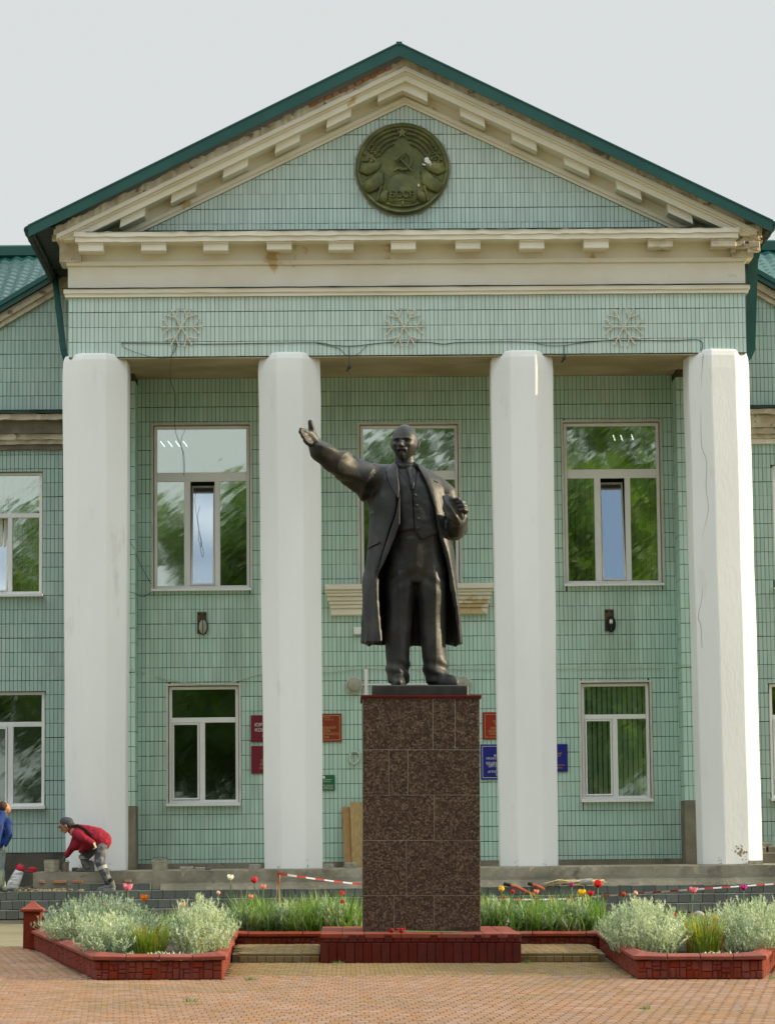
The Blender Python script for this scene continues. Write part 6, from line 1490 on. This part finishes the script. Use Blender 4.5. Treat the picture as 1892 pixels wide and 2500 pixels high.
# bent left sleeve
mb.limb([(.22, SY + .03, 5.50), (.34, SY + .04, 5.42), (.42, SY + .05, 5.20), (.455, SY + .03, 5.02)], [(.17, .17), (.155, .155), (.135, .14), (.135, .14)], 20)
mb.limb([(.455, SY + .04, 5.015), (.475, SY - .12, 5.03), (.485, SY - .24, 5.09)], [.138, .122, .112], 20)
# collar behind the neck
for k in range(13):
    pass
mb.tube([(-.13 + .150 * math.sin(a) * 1.0, SY + .03 - .155 * math.cos(a), 5.735 + .075 * (1 - math.cos(a)) / 2) for a in [R(lerp(42, 318, k / 16)) for k in range(17)]], [(.026, .050)] * 17, 10)
coat = fuse(mb, .0145, 3, 'overcoat')
def coat_fold(co, n):
    x, y, z = co.x, co.y - SY, co.z; d = 0.0
    if x < -.5 and z > 5.2:                     # pulls running along and across the raised sleeve
        s_ = -(x + .5)
        d += .055 * (max(0, 1 - abs(math.sin(s_ * 8.5 + (z - 5.6) * 4.2 + y * 2.5))) ** 1.6 - .25) * math.exp(-((s_ - .18) / .26) ** 2) + .022 * (max(0, 1 - abs(math.sin((z - .45 * s_) * 13 + s_ * 3))) ** 1.5 - .3) * sm(.05, .2, s_)
        d += .014 * mnoise.noise(Vector((x * 6, y * 6, z * 9)))
    elif x > .33 and z > 4.8 and z < 5.5:
        d += .036 * (max(0, 1 - abs(math.sin(z * 15 + x * 6 + y * 8))) ** 1.6 - .3) * math.exp(-((z - 5.12) / .2) ** 2)
    else:
        d += .012 * mnoise.noise(Vector((x * 5.5, y * 5.5, z * 1.3))) * sm(5.6, 5.0, z)
        if x < -.2 and z > 5.0: d += .016 * math.sin((x * 9 + z * 13)) * math.exp(-((x + .5) / .18) ** 2 - ((z - 5.42) / .22) ** 2)
        if z < 4.95: d += .034 * (max(0, 1 - abs(math.sin(x * 12.5 + z * 1.1 + 2.2 * mnoise.noise(Vector((x * 2, y * 2, z * .8)))))) ** 1.7 - .3) * sm(4.95, 4.2, z)
    return d
displace(coat, coat_fold)
obj('overcoat', coat, 'bronze', STA)
def front_patch(name, poly, lift, thick, fy, m='bronze', dens=.022):
    """a shaped piece of cloth lying on a surface fy(x, z)"""
    xs_ = [p[0] for p in poly]; zs_ = [p[1] for p in poly]; mb = MB(); cols = int((max(xs_) - min(xs_)) / dens) + 1
    z0, z1 = min(zs_), max(zs_); rowsn = max(3, int((z1 - z0) / dens)); fr = []; bk_ = []
    def span(z):
        hits = []
        for i in range(len(poly)):
            (xa, za_), (xb, zb_) = poly[i], poly[(i + 1) % len(poly)]
            if (za_ <= z < zb_) or (zb_ <= z < za_): hits.append(xa + (z - za_) / (zb_ - za_) * (xb - xa))
        return (min(hits), max(hits)) if len(hits) >= 2 else None
    rg = []; last = None
    for i in range(rowsn + 1):
        z = lerp(z0 + 1e-4, z1 - 1e-4, i / rowsn); sp = span(z)
        if sp is None: continue
        a, b = sp; k = 8; f = []; bb = []
        for j in range(k + 1):
            x = lerp(a, b, j / k); e_ = math.sin(PI * j / k) ** .5 * .006; y = fy(x, z)
            f.append((x, y - lift - thick - e_, z)); bb.append((x, y - lift + .012, z))
        rg.append(f + bb[::-1])
    mb.rings(rg); return obj(name, mb, m, STA, smooth=True)
def coat_y(x, z):
    l, r_ = table(LO, z), table(RO, z); cx, a = (l + r_) / 2, (r_ - l) / 2; b = table(DP, z); u = max(-.97, min(.97, (x - cx) / a))
    return SY + .03 - b * (1 - abs(u) ** 2.1) ** .48 - .012
C_ = lambda px, py: (-.131 + (px - 1000) * .001878, 6.268 - (py - 215) * .001886)
front_patch('lapel', [C_(*p) for p in ((935, 462), (868, 515), (884, 535), (880, 560), (897, 612), (925, 660), (956, 706), (964, 640), (955, 560), (950, 485))], .012, .016, coat_y)
front_patch('lapel', [C_(*p) for p in ((1078, 472), (1140, 515), (1160, 560), (1192, 640), (1212, 740), (1240, 880), (1228, 930), (1212, 900), (1186, 760), (1150, 640), (1120, 570), (1090, 510))], .012, .016, coat_y)
front_patch('facing', [C_(*p) for p in ((966, 660), (966, 860), (930, 960), (860, 1120), (816, 1190), (880, 985), (940, 805), (960, 700))], -.005, .012, coat_y)
mb = MB(); mb.tube([(C_(a, b)[0], coat_y(*C_(a, b)) - .020, C_(a, b)[1]) for a, b in ((770, 1004), (800, 988), (836, 974))], .014, 6); obj('pocket_flap', mb, 'bronze', STA, smooth=True)
mb = MB(); mb.tube([(C_(a, b)[0], coat_y(*C_(a, b)) - .004, C_(a, b)[1]) for a, b in ((1183, 583), (1206, 590))], .007, 6); obj('buttonhole', mb, 'bronze_dark', STA)
# waistcoat, with its V and pointed hem
def vest_y(x, z): return trunk_y(x, z) + .010 * mnoise.noise(Vector((x * 9, 3, z * 16))) * (1 if z < 5.4 else .4)
front_patch('waistcoat', [C_(*p) for p in ((955, 470), (962, 530), (1048, 655), (1078, 560), (1085, 480), (1150, 560), (1215, 760), (1250, 912), (1160, 935), (1105, 957), (1062, 905), (960, 905), (900, 940), (905, 800), (925, 600))][0:1] + [C_(*p) for p in ((962, 540), (1005, 600), (1048, 655), (1052, 780), (1060, 905), (960, 905), (880, 930), (890, 760), (905, 600), (920, 500))], .016, .012, vest_y)
front_patch('waistcoat', [C_(*p) for p in ((1082, 520), (1068, 590), (1049, 652), (1054, 780), (1062, 905), (1105, 957), (1165, 930), (1250, 905), (1235, 780), (1180, 620), (1120, 540))], .022, .014, vest_y)
for (px, py) in ((1062, 680), (1070, 745), (1078, 828), (1078, 890)):
    x, z = C_(px, py); mb = MB(); mb.ball((x, trunk_y(x, z) - .045, z), .019, .012, .019, 10, 6); obj('button', mb, 'bronze', STA, smooth=True)
# shirt collar and tie
mb = MB(); mb.rings([[(-.128 + rr_ * math.sin(a) * .98, SY + .015 - rr_ * math.cos(a), z + .02 * math.cos(a) * -1) for a in [2 * PI * k / 28 for k in range(28)]] for rr_, z in ((.150, 5.70), (.152, 5.78), (.146, 5.815), (.13, 5.80))]); obj('shirt_collar', mb, 'bronze', STA, smooth=True)
front_patch('necktie', [C_(*p) for p in ((1008, 492), (1042, 488), (1040, 530), (1062, 590), (1050, 648), (1032, 600), (1020, 530))], .03, .022, trunk_y)
# outstretched hand, palm up and out, thumb raised
mb = MB(); Hh = lambda x, y, z: (x, SY + y, z)
mb.limb([Hh(-1.08, -.36, 5.90), Hh(-1.155, -.43, 5.965), Hh(-1.185, -.455, 5.99)], [.075, .062, .062], 14)
mb.limb([Hh(-1.18, -.45, 5.985), Hh(-1.225, -.50, 6.01), Hh(-1.262, -.545, 6.035)], [(.050, .070), (.040, .088), (.030, .088)], 16)
for a, b, c, r0 in (((-1.262, -.545, 6.095), (-1.315, -.615, 6.105), (-1.352, -.675, 6.112), .029), ((-1.268, -.55, 6.05), (-1.325, -.62, 6.062), (-1.358, -.685, 6.082), .030), ((-1.256, -.55, 6.005), (-1.305, -.62, 6.015), (-1.335, -.68, 6.038), .029), ((-1.235, -.545, 5.965), (-1.275, -.61, 5.968), (-1.30, -.655, 5.988), .026)):
    mb.limb([Hh(*a), Hh(*b), Hh(*c)], [r0, r0 * .95, r0 * .8], 10)
mb.limb([Hh(-1.195, -.46, 6.04), Hh(-1.222, -.49, 6.115), Hh(-1.232, -.505, 6.17), Hh(-1.245, -.515, 6.225)], [.044, .042, .038, .028], 12)
obj('hand', fuse(mb, .0085, 2, 'hand'), 'bronze', STA)
# left fist holding a crumpled cap against the chest
mb = MB()
mb.limb([Hh(.485, -.22, 5.08), Hh(.495, -.32, 5.16), Hh(.50, -.36, 5.20)], [.082, .075, .07], 14)
mb.limb([Hh(.50, -.34, 5.17), Hh(.515, -.37, 5.25)], [(.06, .075), (.055, .075)], 14)
for k, (x, z) in enumerate(((.478, 5.322), (.515, 5.288), (.538, 5.245), (.548, 5.195))):
    mb.limb([Hh(x + .035, -.36, z - .01), Hh(x + .036, -.42, z), Hh(x + .005, -.452, z + .004), Hh(x - .045, -.450, z - .002)], [.026, .026, .024, .021], 10)
mb.limb([Hh(.47, -.30, 5.18), Hh(.45, -.36, 5.25), Hh(.43, -.40, 5.28)], [.032, .028, .022], 10)
obj('hand', fuse(mb, .0085, 2, 'hand'), 'bronze', STA)
mb = MB()
mb.limb([Hh(.355, -.36, 5.345), Hh(.385, -.39, 5.25), Hh(.43, -.40, 5.14), Hh(.475, -.38, 5.07)], [(.040, .055), (.055, .085), (.055, .085), (.04, .05)], 18)
mb.limb([Hh(.40, -.40, 5.32), Hh(.46, -.41, 5.22), Hh(.50, -.40, 5.10)], [(.03, .05), (.03, .06), (.025, .05)], 14)
cme = fuse(mb, .011, 2, 'flat_cap'); displace(cme, lambda co, n: .012 * math.sin((co.x * 1.6 + co.z) * 40) * .6 + .010 * mnoise.noise(co * 14)); obj('flat_cap', cme, 'bronze_dark', STA)
mb = MB(); mb.tube([Hh(.375, -.455, 5.27), Hh(.41, -.475, 5.20), Hh(.45, -.47, 5.13), Hh(.475, -.455, 5.08)], [(.012, .022), (.010, .014), (.010, .014), (.012, .02)], 8); obj('cap_peak', mb, 'bronze', STA, smooth=True)

# ---------------------------------------------------------------- trees across the square, which the windows reflect
def tree(lab, x, y, h, r_, seed, n=16000):
    random.seed(seed); t = thing('broadleaf_tree', lab, 'tree', (x, y, 0), 'tall green trees across the square')
    tk, cr_ = MB(), MB()
    tk.tube([(x, y, -.3), (x + rnd(-.1, .1), y, h * .25), (x + rnd(-.3, .3), y, h * .6), (x + rnd(-.4, .4), y, h * .9)], [.34, .26, .16, .05], 9)
    tips = []
    for k in range(42):
        z0 = h * rnd(.12, .86); a = rnd(0, 2 * PI); l = r_ * rnd(.5, 1.0) * (1.1 - .42 * max(0, z0 / h - .4)); e_ = Vector((x + l * math.cos(a), y + l * math.sin(a), z0 + l * rnd(.2, .6)))
        tk.tube([(x, y, z0), (lerp(x, e_.x, .5), lerp(y, e_.y, .5), lerp(z0, e_.z, .6)), tuple(e_)], [.09, .05, .02], 5, False); tips += [e_, Vector((x, y, z0)).lerp(e_, .65)]
    tips += [Vector((x + rnd(-.7, .7), y + rnd(-.7, .7), h * rnd(.85, .97))) for _ in range(6)]
    for _ in range(n):
        c = random.choice(tips); p = c + Vector((random.gauss(0, .72), random.gauss(0, .72), random.gauss(0, .62))); s_ = rnd(.14, .32)
        u = Vector((rnd(-1, 1), rnd(-1, 1), rnd(-.6, .6))).normalized(); v = u.orthogonal().normalized(); v = (v * math.cos(s_ * 40) + u.cross(v) * math.sin(s_ * 40))
        cr_.add([p - u * s_, p - v * s_ * .5, p + u * s_, p + v * s_ * .5], [(0, 1, 2, 3)])
    obj('trunk', tk, 'bark', t); obj('crown', cr_, 'leaf', t); return t
ta = tree('broad tree across the square, in line with the middle window', -2.2, -21.0, 18.5, 5.4, 11)
tb = tree('slimmer tree across the square, right of the broad middle one', 4.6, -20.0, 15.5, 4.6, 12)
for src, lab, x, y, rz, sc in ((tb, 'slimmer tree across the square, left of the broad middle one', -7.6, -19, 1.3, 1.52), (ta, 'broad tree across the square, third from the left end', -14.2, -22, 2.2, 1.12), (tb, 'slimmer tree second from the left end of the row across the square', -20.5, -21, 3.6, 1.2), (ta, 'broad tree at the left end of the row across the square', -27.5, -22, .7, 1.05), (ta, 'broad tree across the square, third from the right end', 11.2, -23, 4.4, .84), (tb, 'slimmer tree second from the right end of the row across the square', 17.0, -20, 5.0, 1.15), (ta, 'broad tree at the right end of the row across the square', 24.0, -22, 1.0, 1.0), (tb, 'slimmer tree set back right of the middle of the row across the square', 7.6, -27, 2.9, 1.0), (ta, 'broad tree set back left of the row across the square', -17.2, -27, 3.3, .95), (tb, 'slimmer tree set back near the middle of the row across the square', -5.2, -26, .3, 1.1), (ta, 'broad tree crowding the slimmer one left of the middle of the row', -9.6, -24, 1.9, 1.22), (ta, 'broad tree set back right of the row across the square', 13.6, -27, 5.5, .95)):
    m = Matrix.Translation((x, y, 0)) @ Matrix.Rotation(rz, 4, 'Z') @ Matrix.Scale(sc, 4)
    o = dup(src, (0, 0, 0), label=lab); o.matrix_world = m
